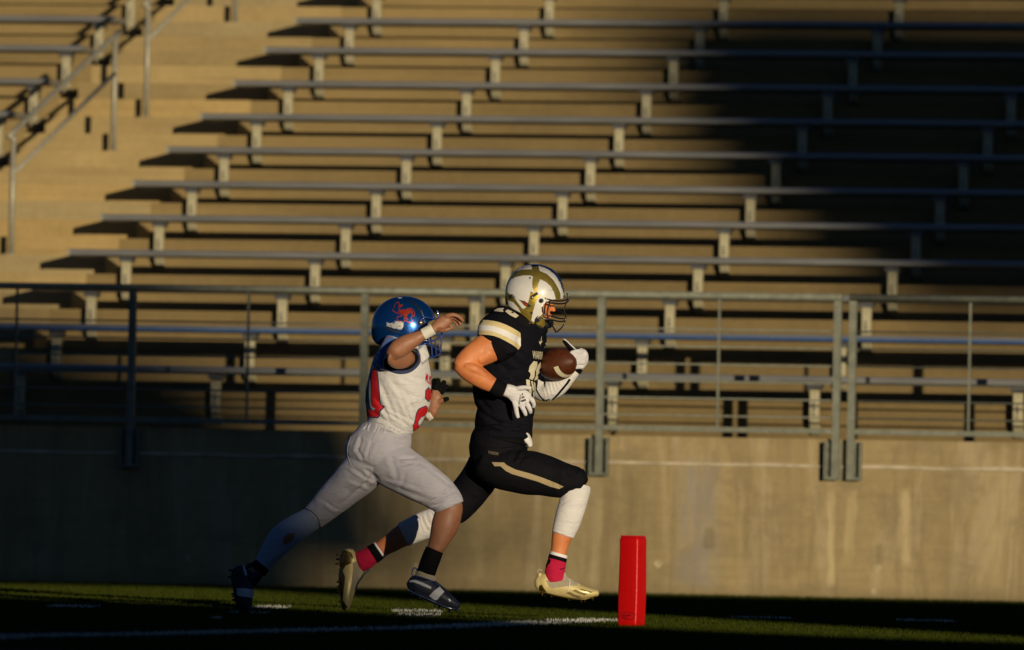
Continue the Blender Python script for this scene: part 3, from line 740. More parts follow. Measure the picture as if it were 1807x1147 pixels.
def studs(F, name, pts, d, r=0.006, L=0.012, mat=None, parent=None):
    out = []
    for (x, y, dy) in pts:
        bm = bmesh.new(); a = F.p(x, y, dy); b = a + Vector(d) * L
        add_tube(bm, [a - Vector(d) * .006, a + Vector(d) * .002, b], [r * 1.15, r, r * .7], 10); out.append(F.bm(name, bm, mat, parent))
    return out
def head(bm, F, c, dy, s=1.0, tilt=0.0):
    """face pointing right; c = centre of the skull in pixels"""
    x, y = c; k = s
    loft(bm, F.Y0, [(x-4*k, y-33*k, 20*k, dy, .055), (x-3*k, y-20*k, 31*k, dy, .072), (x-1*k, y-2*k, 32*k, dy, .076), (x+4*k, y+14*k, 27*k, dy, .068), (x+8*k, y+30*k, 21*k, dy, .055), (x+13*k, y+42*k, 14*k, dy, .038)], 24)
    loft(bm, F.Y0, [(x+29*k, y+3*k, 2.5*k, dy, .010), (x+33*k, y+12*k, 3.5*k, dy, .013), (x+35*k, y+18*k, 4.2*k, dy, .017)], 12)          # nose
    loft(bm, F.Y0, [(x+26*k, y-5*k, 3.5*k, dy-.045, .012), (x+28.5*k, y-5*k, 4*k, dy, .02), (x+26*k, y-5*k, 3.5*k, dy+.045, .012)], 12)   # brow
    loft(bm, F.Y0, [(x+27*k, y+27*k, 2.4*k, dy-.02, .008), (x+30*k, y+26.5*k, 2.8*k, dy, .014), (x+27*k, y+27*k, 2.4*k, dy+.02, .008)], 10)  # lips
    loft(bm, F.Y0, [(x+26*k, y+31*k, 2.4*k, dy-.018, .008), (x+29*k, y+31.5*k, 2.8*k, dy, .013), (x+26*k, y+31*k, 2.4*k, dy+.018, .008)], 10)
    for sgn in (-1, 1):
        loft(bm, F.Y0, [(x-4*k, y+2*k, 5*k, dy+sgn*.078, .007), (x-4*k, y+9*k, 6*k, dy+sgn*.082, .009), (x-2*k, y+17*k, 3.5*k, dy+sgn*.078, .006)], 12)
def eye(F, c, dy, s, parent):
    for sgn in (-1, 1):
        bm = bmesh.new(); ball(bm, F.p(c[0]+23.5*s, c[1]+3*s, dy+sgn*.032), .0125, u=16, v=10); e_ = F.bm('eye', bm, M['teeth'], parent)
        bm = bmesh.new(); ball(bm, F.p(c[0]+26.2*s, c[1]+3*s, dy+sgn*.033), .0062, u=12, v=8); F.bm('iris', bm, M['black_plastic'], e_)

# ================================================================== the ball carrier
A = Fig('person', 'person in black jersey with gold shoulder stripes and gold helmet, running ahead with the football', 'person', 46.6, (935, 1090), 'football players')
YA = A.Y0
def build_A():
    F = A
    # ---------------- body
    bm = bmesh.new()
    head(bm, F, (942, 530), 0.0, 1.0)
    loft(bm, YA, [(947, 562, 16, 0, .06), (925, 590, 22, 0, .075)], 20)
    loft(bm, YA, [(905, 575, 40, 0, .19), (900, 620, 46, 0, .17), (893, 680, 44, 0, .14), (889, 740, 42, 0, .135), (880, 790, 38, 0, .12), (870, 825, 28, 0, .10)], 28)
    # near arm: shoulder, biceps and triceps, elbow, forearm
    loft(bm, YA, [(893, 592, 26, -.20, .07), (868, 610, 27.5, -.235, .066), (845, 623, 25, -.26, .060), (822, 637, 19, -.285, .050), (811, 645, 14, -.29, .042)], 26)
    loft(bm, YA, [(866, 618, 17, -.262, .045), (846, 632, 12, -.29, .035)], 20)
    loft(bm, YA, [(810, 644, 12.5, -.29, .038), (822, 652, 16.5, -.295, .045), (838, 660.5, 18.8, -.29, .050), (856, 672, 16.5, -.28, .043), (872, 681, 13, -.27, .034), (888, 689, 9.5, -.262, .024), (903, 697, 8, -.25, .012)], 26)
    loft(bm, YA, [(884, 606, 15, -.262, .024), (866, 611, 16, -.278, .026), (850, 620, 12, -.285, .022)], 20)
    loft(bm, YA, [(868, 627, 9, -.272, .026), (852, 633, 7, -.29, .018)], 18)
    loft(bm, YA, [(822, 647, 8, -.325, .018), (838, 652, 9, -.328, .020), (856, 664, 6, -.312, .014)], 18)
    # far arm
    loft(bm, YA, [(925, 600, 24, .2, .06), (938, 650, 22, .20, .055), (958, 690, 15, .12, .045), (985, 680, 14, .08, .04), (1005, 664, 10, .05, .03), (1022, 645, 9, .04, .02)], 22)
    # near leg and far leg
    loft(bm, YA, [(872, 818, 28, -.07, .07), (905, 832, 28, -.10, .07), (960, 841, 26, -.12, .065), (1000, 851, 20, -.12, .055), (1012, 860, 18, -.12, .05), (1009, 885, 20.5, -.12, .055), (1002, 912, 21.5, -.12, .055), (996, 932, 19.5, -.12, .05), (990.5, 950, 17.4, -.12, .045), (987, 968, 14.6, -.12, .038), (983, 992, 14, -.12, .035), (979, 1015, 15, -.12, .036)], 28)
    loft(bm, YA, [(862, 820, 27, .07, .07), (832, 862, 25, .11, .07), (805, 896, 20, .12, .055), (790, 909, 19, .12, .05), (765, 920, 21, .12, .055), (738, 931, 22, .12, .052), (711, 945, 20, .12, .046), (690, 958, 17, .12, .040), (668, 972, 14.2, .12, .035), (648, 986, 14, .12, .035)], 28)
    me = solidify(bm, 0.0042, 5)
    body = F.add('body', me, M['skin_a']); eye(F, (942, 530), 0, 1.0, body)
    # ---------------- trousers
    bm = bmesh.new()
    loft(bm, YA, [(889, 768, 49, 0, .165), (880, 784, 52, 0, .17), (873, 800, 48, 0, .17), (868, 818, 40, 0, .15)], 32, cap=.3)
    loft(bm, YA, [(852, 812, 31, -.06, .10), (880, 823, 39, -.09, .105), (907, 831, 37.5, -.11, .10), (935, 834.5, 39.2, -.12, .098), (960, 839, 36.5, -.12, .092), (985, 845.5, 33, -.12, .083), (1003, 849, 30, -.12, .077), (1016, 851, 27.5, -.12, .074), (1026, 855, 20, -.12, .07)], 32, cap=.35)
    loft(bm, YA, [(858, 822, 34, .08, .10), (845, 845, 33, .10, .10), (826, 870, 32.5, .12, .092), (808, 892, 30, .12, .08), (797, 903, 27.5, .12, .072)], 32, cap=.3)
    loft(bm, YA, [(1019, 838, 15, -.135, .055), (1028, 850, 12, -.135, .05)], 20)       # knee pad
    me = solidify(bm, 0.005, 4)
    folds(me, [(915, 793, 903, 815, 4, .006), (925, 797, 915, 822, 3, .005), (990, 815, 985, 868, 3, .006), (1004, 826, 1004, 845, 3, .004), (845, 850, 880, 862, 4, .006), (828, 830, 850, 800, 4, .004), (985, 872, 1010, 866, 3, .004), (900, 812, 940, 800, 3, .003)], base=.002, seed=4)
    pants = F.add('trousers', me, M['navy_pant']); tp = bvh(pants)
    c4 = cz(6.373, 800, 740)
    decal('side_stripe', [[c4(*q) for q in ((432, 482), (570, 486), (600, 515), (700, 565), (850, 605), (1000, 655), (1130, 705), (1240, 755), (1190, 783), (1090, 755), (950, 700), (800, 655), (660, 615), (590, 580), (530, 527), (465, 527))]], tp, M['gold_mesh'], pants)
    text_decal('hip_lettering', 'WARRIORS', c4(392, 383), (3.6, .75), (.4, -7.5), tp, M['dim_text'], pants)
    surf_line('belt_seam', [(838, 786), (862, 790), (893, 790), (915, 786)], tp, M['black_cloth'], pants, .002)
    bm = bmesh.new(); loft(bm, YA, [(889, 768, 50.5, 0, .172), (887, 777, 51, 0, .173)], 32, cap=0.05); F.bm('belt', bm, M['black_cloth'])
    # towel and undershirt tail
    bm = bmesh.new()
    loft(bm, YA, [(922, 768, 13, -.05, .06), (929, 777, 10, -.06, .055), (934, 784, 7, -.06, .04), (937, 788, 3.5, -.06, .03)], 20, cap=.2)
    me = solidify(bm, .003, 2); folds(me, [(922, 775, 930, 790, 1.6, .004), (930, 775, 936, 790, 1.6, .004)], base=.001); F.add('shirt_tail', me, M['white_stripe'])
    # ---------------- jersey
    bm = bmesh.new()
    loft(bm, YA, [(912, 556, 34, 0, .17), (906, 568, 47, 0, .225), (904, 585, 56, 0, .245), (904, 602, 58.5, 0, .24), (900, 625, 57, 0, .215), (895, 650, 57.5, 0, .195), (891, 675, 57, 0, .182), (890, 695, 55.5, 0, .172), (894, 718, 49.5, 0, .165), (890, 738, 51, 0, .17), (889, 755, 51.5, 0, .175), (888, 772, 51.5, 0, .178)], 40, cap=.12)
    loft(bm, YA, [(884, 562, 28, -.17, .10), (882, 575, 37, -.19, .115), (881, 588, 38.5, -.20, .115), (882, 598, 36, -.205, .105)], 30, cap=.25)      # near pad cap
    loft(bm, YA, [(884, 596, 32, -.205, .10), (893, 612, 22, -.22, .082), (897, 624, 17, -.225, .07)], 26, cap=.2)
    loft(bm, YA, [(925, 562, 26, .17, .10), (935, 590, 30, .19, .11), (940, 625, 22, .2, .08)], 26, cap=.3)
    loft(bm, YA, [(932, 562, 19, 0, .10), (940, 574, 23, 0, .105), (948, 590, 21, 0, .12)], 24, cap=.4)     # collar
    me = solidify(bm, 0.005, 4)
    folds(me, [(850, 742, 930, 752, 4, .010), (845, 724, 905, 760, 4, .010), (900, 735, 938, 768, 3.5, .010), (840, 752, 890, 745, 3, .008), (855, 762, 935, 765, 3, .006),
               (880, 690, 935, 670, 4, .006), (875, 660, 930, 650, 4, .005), (900, 700, 940, 720, 3, .006), (895, 625, 920, 645, 4, .006), (905, 615, 940, 640, 4, .005), (846, 700, 870, 730, 4, .006), (880, 640, 925, 690, 4, .005)], base=.0035, seed=1)
    jersey = F.add('jersey', me, M['navy'])
    tj = bvh(jersey); c1 = cz(10.43, 830, 530); c3 = cz(7.17, 880, 590)
    up = [c1(*q) for q in ((158, 372), (240, 365), (330, 368), (430, 382), (540, 408), (650, 450), (760, 502), (860, 560), (918, 600))]
    m1 = [c1(*q) for q in ((155, 460), (240, 455), (340, 462), (440, 480), (540, 510), (650, 550), (750, 600), (860, 655), (925, 690))]
    m2 = [c1(*q) for q in ((155, 556), (240, 552), (340, 560), (440, 582), (540, 618), (640, 660), (740, 710), (840, 775), (928, 840))]
    lo = [c1(*q) for q in ((160, 632), (240, 632), (330, 636), (430, 652), (540, 690), (650, 748), (760, 812), (830, 862), (880, 908))]
    decal('shoulder_stripe', [up + m1[::-1], m2 + lo[::-1]], tj, M['gold_stripe'], jersey)
    decal('shoulder_stripe', [m1 + m2[::-1]], tj, M['white_stripe'], jersey)
    decal('shoulder_number', [[c1(*q) for q in ((440, 190), (500, 150), (610, 145), (622, 160), (590, 178), (615, 205), (600, 218), (440, 200))], [c1(*q) for q in ((640, 205), (685, 172), (790, 215), (890, 285), (830, 328), (720, 272))]], tj, M['cream'], jersey)
    decal('shoulder_number', [[c1(*q) for q in ((750, 228), (775, 215), (800, 232), (772, 248))]], tj, M['navy'], jersey, off=.0035)
    decal('chest_number', [[c3(*q) for q in ((440, 338), (485, 345), (485, 400), (455, 470), (450, 540), (425, 575), (385, 560), (402, 510), (395, 482), (376, 470), (390, 400))],
                           [c3(*q) for q in ((529, 350), (525, 420), (508, 450), (512, 520), (480, 575), (445, 582), (470, 520), (470, 450), (500, 380))],
                           [c3(*q) for q in ((345, 568), (392, 575), (395, 640), (418, 720), (405, 770), (375, 700), (350, 640))],
                           [c3(*q) for q in ((405, 590), (425, 590), (440, 650), (445, 700), (430, 720))],
                           [c3(*q) for q in ((440, 592), (460, 620), (462, 700), (460, 850), (440, 810), (430, 740), (452, 700))]], tj, M['cream'], jersey, step=2)
    text_decal('chest_lettering', 'WARRI', c3(428, 302), (5.6, .6), (-.2, -19), tj, M['cream'], jersey)
    decal('maker_mark', [[c3(*q) for q in ((508, 82), (520, 95), (555, 80), (535, 110), (520, 125), (510, 110))]], tj, M['cream'], jersey, step=1.5)
    decal('chest_trim', [[c3(*q) for q in ((640, 15), (640, 60), (600, 160), (575, 170), (612, 90))]], tj, M['gold_stripe'], jersey, step=2)
    # undershirt sleeve
    bm = bmesh.new()
    loft(bm, YA, [(895, 600, 29, -.205, .085), (880, 610, 29, -.225, .078), (870.5, 615, 28.2, -.235, .071)], 26, cap=.04)
    me = solidify(bm, .0045, 2); F.add('undershirt_sleeve', me, M['black_cloth'])
    # far arm sleeve
    bm = bmesh.new()
    loft(bm, YA, [(938, 650, 20, .18, .07), (950, 680, 20, .14, .062), (962, 689, 19.5, .10, .058), (984, 681, 18, .07, .05), (1003, 665, 13, .05, .038), (1016, 653, 9.5, .045, .03)], 26, cap=.25)
    me = solidify(bm, .004, 3); folds(me, [(955 + 7*i, 672, 965 + 7*i, 704 - 5*i, 1.3, .0016) for i in range(7)], base=.0005)
    sl_ = F.add('arm_sleeve', me, M['white_sleeve']); ts = bvh(sl_)
    surf_line('sleeve_stripe', [c3(680, 828), (982.5, 698), (993, 686), c3(905, 568)], ts, M['black_cloth'], sl_, .008, off=-.004)
    surf_line('sleeve_stripe', [c3(470, 690), c3(530, 790), c3(600, 845), c3(650, 850)], ts, M['black_cloth'], sl_, .005, off=-.002)
    # wrist band and gloves
    bm = bmesh.new(); loft(bm, YA, [(870, 680.5, 15.3, -.272, .041), (880, 686, 14.6, -.266, .038), (890, 691, 12.8, -.26, .034)], 26, cap=.05); F.bm('wrist_band', bm, M['black_cloth'])
    bm = bmesh.new()
    loft(bm, YA, [(893, 688, 11.5, -.258, .030), (903, 692, 12.5, -.255, .026), (914, 699, 15, -.25, .024), (925, 704, 15.5, -.245, .022), (931, 707, 13, -.242, .020)], 24, cap=.3)
    for st in ([(907, 705, 5, -.255, .013), (910, 718, 4.4, -.262, .0125), (912, 729, 4.0, -.262, .012), (914, 736, 3.2, -.258, .010)],
               [(917, 709, 5, -.253, .013), (922, 719, 4.4, -.266, .013), (926, 727, 4.0, -.262, .012), (927.5, 732, 3.2, -.252, .010)],
               [(926, 707, 5, -.250, .013), (932, 716, 4.4, -.264, .013), (935.5, 724, 4.0, -.256, .012), (936, 728, 3.2, -.246, .010)],
               [(931, 700, 5, -.246, .013), (939, 706, 4.3, -.256, .013), (942, 714, 3.7, -.246, .011), (941, 718, 3, -.236, .010)],
               [(908, 688, 5.5, -.255, .014), (920, 684.5, 4.4, -.268, .013), (929, 684, 3.8, -.270, .012), (936, 684.5, 3.0, -.268, .010)]):
        loft(bm, YA, st, 14, cap=.8)
    me = solidify(bm, .0026, 2); gl = F.add('glove', me, M['glove_white']); tg = bvh(gl)
    text_decal('glove_lettering', 'adidas', c3(248, 880), (1.2, -6.4), (5.2, 1.2), tg, M['black_plastic'], gl, off=.0008, step=1.2)
    decal('glove_mark', [[c3(*q) for q in pl_] for pl_ in (((292, 745), (305, 742), (310, 768), (290, 772)), ((288, 788), (320, 778), (332, 802), (290, 812)), ((285, 835), (338, 815), (350, 838), (285, 860)))], tg, M['black_plastic'], gl, off=.0008, step=1.5)
    surf_line('glove_cuff', [(889.5, 696), (893, 689), (899, 680)], tg, M['glove_white'], gl, .003)
    bm = bmesh.new()      # far hand on the nose of the ball
    loft(bm, YA, [(1020, 648, 9, .03, .028), (1026, 638, 11, .01, .03), (1028, 626, 10, -.005, .028), (1022, 620, 7, -.01, .02)], 22, cap=.5)
    for st in ([(1030, 622, 5, -.02, .014), (1020, 621, 5.2, -.055, .014), (1012, 622, 4.6, -.068, .013), (1008, 623, 3.6, -.070, .011)],
               [(1032, 631, 5, -.02, .014), (1018, 630, 5.3, -.060, .014), (1007, 630.5, 4.8, -.080, .013), (1003, 631, 3.8, -.084, .011)],
               [(1031, 639, 5, -.02, .014), (1017, 638.5, 5.2, -.060, .014), (1007, 638.5, 4.6, -.080, .013), (1002.5, 638.5, 3.7, -.084, .011)],
               [(1028, 646, 4.6, -.015, .013), (1016, 647, 4.6, -.050, .013), (1009, 647.5, 4.2, -.068, .012), (1005, 648, 3.4, -.070, .010)]):
        loft(bm, YA, st, 14, cap=.8)
    me = solidify(bm, .0026, 2); gl2 = F.add('glove', me, M['glove_white'])
    bm = bmesh.new(); loft(bm, YA, [(1017, 623, 5, -.02, .015), (1009, 615, 5.2, -.05, .015), (1001, 607, 4.9, -.06, .014), (996, 601, 4, -.06, .012)], 16, cap=.7)
    me = solidify(bm, .0026, 2); th = F.add('thumb', me, M['black_cloth'], gl2); th.matrix_parent_inverse = Matrix.Identity(4)
    surf_line('thumb_edge', [(1015, 616), (1006, 607.5), (998, 600), (994, 599)], bvh(th), M['glove_white'], gl2, .004)
    bm = bmesh.new(); loft(bm, YA, [(1016, 655, 9.6, .042, .031), (1021, 648, 9.4, .035, .030)], 20, cap=.05); F.bm('glove_strap', bm, M['black_cloth'], gl2)
    bm = bmesh.new(); loft(bm, YA, [(1024, 650, 3, .02, .012), (1031, 644, 2.6, .02, .010), (1037.5, 637, 1.2, .02, .006)], 12, cap=.3); F.bm('glove_cuff', bm, M['glove_white'], gl2)
    # ---------------- helmet
    K = [(999, 526), (1012, 500), (1012, 440), (870, 440), (870, 538), (896, 538), (903, 545), (919, 553.5), (929, 561), (937, 569), (945, 577), (957, 581), (962, 573), (961, 563), (957, 553), (956, 543), (960, 535.5), (971, 529.5), (985, 527.5)]
    me = helmet_shell(F, (943.5, 519), 52.5, .128, 53, 84, K)
    shell = F.add('helmet', me, M['gold_shell']); th_ = bvh(shell); ch = cz(7.65, 880, 455)
    mark_smooth(shell)
    H = lambda L: [ch(*q) for q in L]
    decal('white_panel_and_glint', [H(((160, 300), (230, 262), (330, 240), (430, 240), (462, 255), (452, 330), (455, 400), (490, 480), (430, 455), (410, 560), (385, 640), (320, 575), (260, 560), (205, 505), (165, 495), (120, 470), (125, 380)))], th_, M['white_shell'], shell, step=2)
    decal('white_panel_and_glint', [H(((230, 165), (300, 118), (380, 100), (440, 105), (450, 158), (350, 160), (260, 172)))
                          , H(((535, 110), (620, 135), (700, 180), (770, 245), (825, 330), (855, 420), (870, 480), (900, 490), (905, 530), (835, 560), (830, 480), (790, 390), (735, 300), (650, 220), (555, 180)))], th_, M['white_shell'], shell, step=2)
    decal('white_panel_and_glint', [H(((125, 570), (200, 600), (270, 680), (300, 740), (220, 700), (140, 645))), H(((205, 520), (290, 580), (340, 640), (375, 665), (330, 690), (300, 660), (240, 580)))], th_, M['white_shell'], shell, step=2)
    decal('white_panel_and_glint', [H(((500, 600), (545, 520), (590, 515), (680, 575), (640, 620), (590, 660), (590, 760), (540, 800), (470, 870), (440, 840), (470, 700)))], th_, M['white_shell'], shell, step=2)
    decal('white_panel_and_glint', [H(((560, 290), (640, 330), (700, 385), (745, 465), (768, 558), (700, 572), (590, 512), (548, 516), (505, 482), (520, 420), (535, 350)))], th_, M['white_shell'], shell, step=2)  # white patch painted for the bright reflection on the shell
    decal('navy_stripe', [H(((400, 78), (470, 68), (560, 82), (650, 110), (740, 170), (820, 265), (870, 350), (885, 440), (870, 475), (850, 420), (815, 330), (760, 245), (690, 175), (600, 125), (540, 108), (440, 100)))], th_, M['navy_shell'], shell, step=2)
    decal('navy_stripe', [H(((175, 200), (250, 130), (330, 92), (400, 78), (430, 100), (340, 108), (260, 142), (200, 195)))], th_, M['navy_shell'], shell, step=2)
    decal('ear_vent', [H(((318, 575), (350, 580), (450, 655), (400, 662), (350, 620)))], th_, M['black_plastic'], shell, step=2, off=.0035)
    decal('cheek_mark', [H(((330, 588), (350, 590), (400, 645), (375, 640)))], th_, M['red_num'], shell, step=2, off=.005)
    surf_line('panel_groove', [ch(380, 340), ch(410, 400), ch(450, 480)], th_, M['black_plastic'], shell, .0015)
    surf_line('brow_line', [ch(680, 430), ch(715, 440), ch(745, 425)], th_, M['black_plastic'], shell, .002)
    for q, r in (((185, 518), .012), ((422, 275), .006), ((445, 742), .007)):
        bm = bmesh.new(); l = hit(th_, *ch(*q), .001); ball(bm, l, r, (1, .5, 1), u=14, v=8); F.bm('snap', bm, M['black_plastic'], shell)
    for q in ((575, 578), (535, 835)):
        bm = bmesh.new(); l = hit(th_, *ch(*q), .003); add_tube(bm, [l + Vector((0, .004, 0)), l + Vector((0, -.006, 0))], .0125, 18); F.bm('mask_clip', bm, M['steel'], shell)
        bm = bmesh.new(); add_tube(bm, [l + Vector((0, -.005, 0)), l + Vector((0, -.008, 0))], .006, 12); F.bm('screw', bm, M['black_plastic'], shell)
    surf_line('chin_strap', [ch(440, 530), ch(480, 505), ch(525, 475)], th_, M['black_plastic'], shell, .0075)
    bm = bmesh.new(); ball(bm, hit(th_, *ch(455, 533), .008), .0075, u=12, v=8); F.bm('strap_buckle', bm, M['steel'], shell)
    # padding, chin strap and cup
    bm = bmesh.new(); loft(bm, YA, [(930, 520, 34, 0, .105), (938, 545, 26, 0, .09), (946, 565, 12, 0, .08)], 24); F.bm('helmet_padding', bm, M['black_plastic'], shell)
    bm = bmesh.new(); loft(bm, YA, [(951, 571, 5, -.072, .012), (963, 572, 8, -.05, .02), (971, 571, 8, -.02, .03), (973, 571, 7, .02, .03)], 18); F.bm('chin_cup', bm, M['black_plastic'], shell)
    tube3(F, 'chin_strap', [(943, 553, -.105), (952, 560, -.095), (962, 566, -.07)], .006, M['black_cloth'], shell)
    mask = None
    def bar(pts, r=.0042):
        return tube3(F, 'facemask_bar', pts, r, M['black_bar'], shell)
    for sg in (-1, 1):
        a = sg * -1
        d = lambda v_: sg * v_
        bar([(947, 537, d(.118)), (953, 524, d(.120)), (965, 527.5, d(.118)), (978, 530.5, d(.102)), (990, 531, d(.07)), (1000, 529, d(.03)), (1003, 526, 0)])
        bar([(970, 533.5, d(.112)), (985, 536, d(.09)), (997, 535, d(.045)), (1003, 531, 0)])
        bar([(946, 531, d(.122)), (950, 537, d(.122)), (956, 541.5, d(.118)), (957, 548, d(.115)), (955, 553.5, d(.112)), (947, 560, d(.112)), (944.5, 566, d(.110)), (947, 573, d(.105)), (957, 579.5, d(.095)), (962, 580, d(.085))], .0042)
        bar([(955, 554, d(.112)), (971.5, 557.6, d(.10)), (986, 561.5, d(.065)), (995, 562.5, d(.03)), (999, 561.5, 0)])
        bar([(950.6, 559.6, d(.112)), (971.5, 563.8, d(.10)), (985, 567, d(.065)), (993, 567, d(.03)), (997, 566, 0)])
        bar([(970, 534, d(.112)), (966.5, 546, d(.105)), (966, 557, d(.103)), (972, 570, d(.085)), (979, 582, d(.04)), (981, 586, 0)])
        bar([(963.5, 532, d(.116)), (961, 546, d(.112)), (961.5, 556, d(.108))])
        bar([(1001, 529, d(.03)), (996, 546, d(.028)), (998, 561, d(.02)), (994, 574, d(.025)), (983, 586, d(.02))], .0036)
        bar([(980, 546, d(.085)), (991, 551, d(.05)), (998, 557, d(.02)), (999, 561, 0)], .003)
    bar([(1000, 517, 0), (1003, 523, 0), (1003.5, 530, 0)], .0042)
    # ---------------- socks, leg sleeves, boots
    bm = bmesh.new(); loft(bm, YA, [(1020, 852, 23, -.12, .062), (1017, 862, 25.5, -.12, .066), (1012, 884, 24.6, -.12, .062), (1004, 911, 24.2, -.12, .061), (997, 932, 21.8, -.12, .056), (993, 944, 20, -.12, .051)], 30, cap=.04)
    me = solidify(bm, .004, 3); folds(me, [(988, 884, 1030, 876, 2.5, .003), (986, 892, 1015, 880, 2, .002), (975, 937, 1013, 944, 1.5, .0015)], base=.001); ls = F.add('leg_sleeve', me, M['white_sleeve'])
    surf_line('hem', [(975.5, 936), (985, 939.5), (1000, 942), (1013.5, 941.5)], bvh(ls), M['white_sleeve'], ls, .002)
    bm = bmesh.new(); loft(bm, YA, [(800, 905, 25.5, .12, .066), (770, 918.5, 24.5, .12, .061), (740, 930.5, 24, .12, .056), (711, 944, 21.8, .12, .051)], 30, cap=.04)
    me = solidify(bm, .004, 3); folds(me, [(752, 905, 762, 935, 2, .005), (745, 910, 754, 938, 2, .004), (737, 913, 748, 938, 2, .003), (760, 903, 766, 925, 2, .004)], base=.001); F.add('leg_sleeve', me, M['white_sleeve'])
    # near sock: pink with black and white bands
    bm = bmesh.new(); loft(bm, YA, [(985.5, 980, 15.8, -.12, .041), (982.5, 992, 16.8, -.12, .043), (980, 1003, 17.6, -.12, .045), (979, 1015, 18.5, -.12, .046), (980, 1026, 19, -.12, .044)], 30, cap=.1)
    me = solidify(bm, .0035, 2); folds(me, [(964, 996, 998, 999, 1.4, .0018), (963, 1003, 997, 1006, 1.4, .0018), (962, 1010, 992, 1014, 1.4, .0018)], base=.0008); sk = F.add('sock', me, M['pink_sock']); tk_ = bvh(sk); c7 = cz(10.43, 930, 960)
    bm = bmesh.new(); loft(bm, YA, [(986.4, 976.5, 15.6, -.12, .041), (985, 981.5, 16.4, -.12, .0425)], 30, cap=.03); F.bm('white_band', bm, M['white_stripe'], sk)
    bm = bmesh.new(); loft(bm, YA, [(985, 981.8, 16.2, -.12, .0422), (983.2, 988, 17.0, -.12, .0438)], 30, cap=.03); F.bm('black_band', bm, M['black_cloth'], sk)
    decal('sock_panel', [[c7(*q) for q in ((385, 230), (440, 300), (430, 340), (395, 380), (360, 440), (330, 450), (340, 380))]], tk_, M['black_cloth'], sk, step=2)
    decal('sock_mark', [[c7(*q) for q in ((600, 450), (625, 455), (700, 430), (660, 460), (615, 472))]], tk_, M['black_cloth'], sk, step=2)
    bm = bmesh.new(); loft(bm, YA, [(672, 969, 15.6, .12, .041), (655, 980, 16.8, .12, .043), (643, 988, 18.5, .12, .044), (632, 992, 18, .12, .042)], 28, cap=.1)
    me = solidify(bm, .0035, 2); sk2 = F.add('sock', me, M['pink_sock'])
    bm = bmesh.new(); loft(bm, YA, [(669, 971.2, 16.2, .12, .0425), (657, 979, 17.4, .12, .045)], 28, cap=.03); F.bm('black_band', bm, M['black_cloth'], sk2)
    bm = bmesh.new(); loft(bm, YA, [(671.5, 969.5, 16.0, .12, .0425), (668.3, 971.7, 16.6, .12, .0432)], 28, cap=.03); F.bm('white_band', bm, M['white_stripe'], sk2)
    # near boot
    bm = bmesh.new()
    loft(bm, YA, [(952, 1029, 13, -.12, .026), (960, 1029, 18.5, -.12, .034), (972, 1031, 19.5, -.12, .036), (985, 1034, 20, -.12, .038), (998, 1037.5, 18, -.12, .042), (1012, 1041.5, 15.8, -.12, .046), (1028, 1045, 12.6, -.12, .047), (1043, 1046.5, 9.5, -.12, .040), (1053, 1046.5, 6.5, -.12, .028)], 28, cap=.7)
    loft(bm, YA, [(952, 1012, 4, -.12, .015), (953, 1025, 5, -.12, .022)], 14, cap=.5)
    loft(bm, YA, [(996, 1012, 4.5, -.12, .020), (994, 1024, 8, -.12, .03)], 14, cap=.4)
    me = solidify(bm, .0035, 3); sh = F.add('boot', me, M['shoe_gold']); tsx = bvh(sh)
    S7 = lambda L: [c7(*q) for q in L]
    decal('knit_collar', [S7(((345, 665), (450, 675), (560, 640), (640, 580), (720, 470), (735, 560), (850, 650), (940, 715), (930, 760), (760, 775), (470, 812), (410, 790)))], tsx, M['shoe_knit'], sh, step=2)
    decal('side_mark', [S7(L_) for L_ in (((715, 895), (790, 880), (880, 930), (1000, 960), (950, 990), (850, 960)), ((830, 855), (900, 835), (980, 880), (1110, 915), (1060, 940), (940, 905)), ((950, 830), (1010, 825), (1100, 855), (1220, 885), (1180, 903), (1060, 870)))], tsx, M['shoe_mark'], sh, step=2)
    decal('heel_plate', [S7(((225, 770), (270, 745), (330, 840), (380, 905), (350, 935), (260, 920), (215, 880)))], tsx, M['shoe_sole'], sh, step=2)
    surf_line('lace', [c7(770, 600), c7(790, 700), c7(775, 800), c7(745, 860)], tsx, M['white_sleeve'], sh, .003)
    surf_line('lace', [c7(830, 620), c7(900, 680), c7(960, 750)], tsx, M['white_sleeve'], sh, .002)
    surf_line('lace', [c7(800, 620), c7(840, 700), c7(800, 790)], tsx, M['white_sleeve'], sh, .002)
    tube3(F, 'sole_edge', [(952, 1043, -.155), (966, 1047, -.158), (989, 1052.5, -.163), (1011, 1056.5, -.166), (1030, 1057.3, -.163), (1046, 1054, -.15), (1056, 1049, -.13)], .0035, M['shoe_sole'], sh)
    tube3(F, 'heel_tab', [(957, 1007, -.12), (951, 1005, -.12), (948.5, 1008, -.12), (951, 1016, -.12)], .004, M['shoe_knit'], sh)
    studs(F, 'stud', [(957, 1047.5, -.14), (973, 1050, -.14), (1004, 1056, -.15), (1026, 1058.5, -.15), (1046, 1055, -.14), (962, 1048, -.10), (1010, 1056, -.09), (1032, 1058, -.09)], (0, 0, -1), .0055, .013, M['shoe_sole'], sh)
    # far boot, sole turned back
    bm = bmesh.new()
    loft(bm, YA, [(613, 976, 13, .12, .030), (616, 988, 19, .12, .036), (620, 1003, 22.5, .12, .038), (615.5, 1020, 18.8, .12, .042), (613.5, 1036, 15.2, .12, .045), (612, 1052, 12, .12, .045), (611, 1065, 9.3, .12, .036), (610, 1074, 6.5, .12, .024)], 28, cap=.6)
    loft(bm, YA, [(634, 978, 7, .12, .025), (640, 1000, 8, .12, .025)], 14, cap=.6)
    me = solidify(bm, .0035, 3); sh2 = F.add('boot', me, M['shoe_gold']); ts2 = bvh(sh2); c5 = cz(4.777, 560, 860)
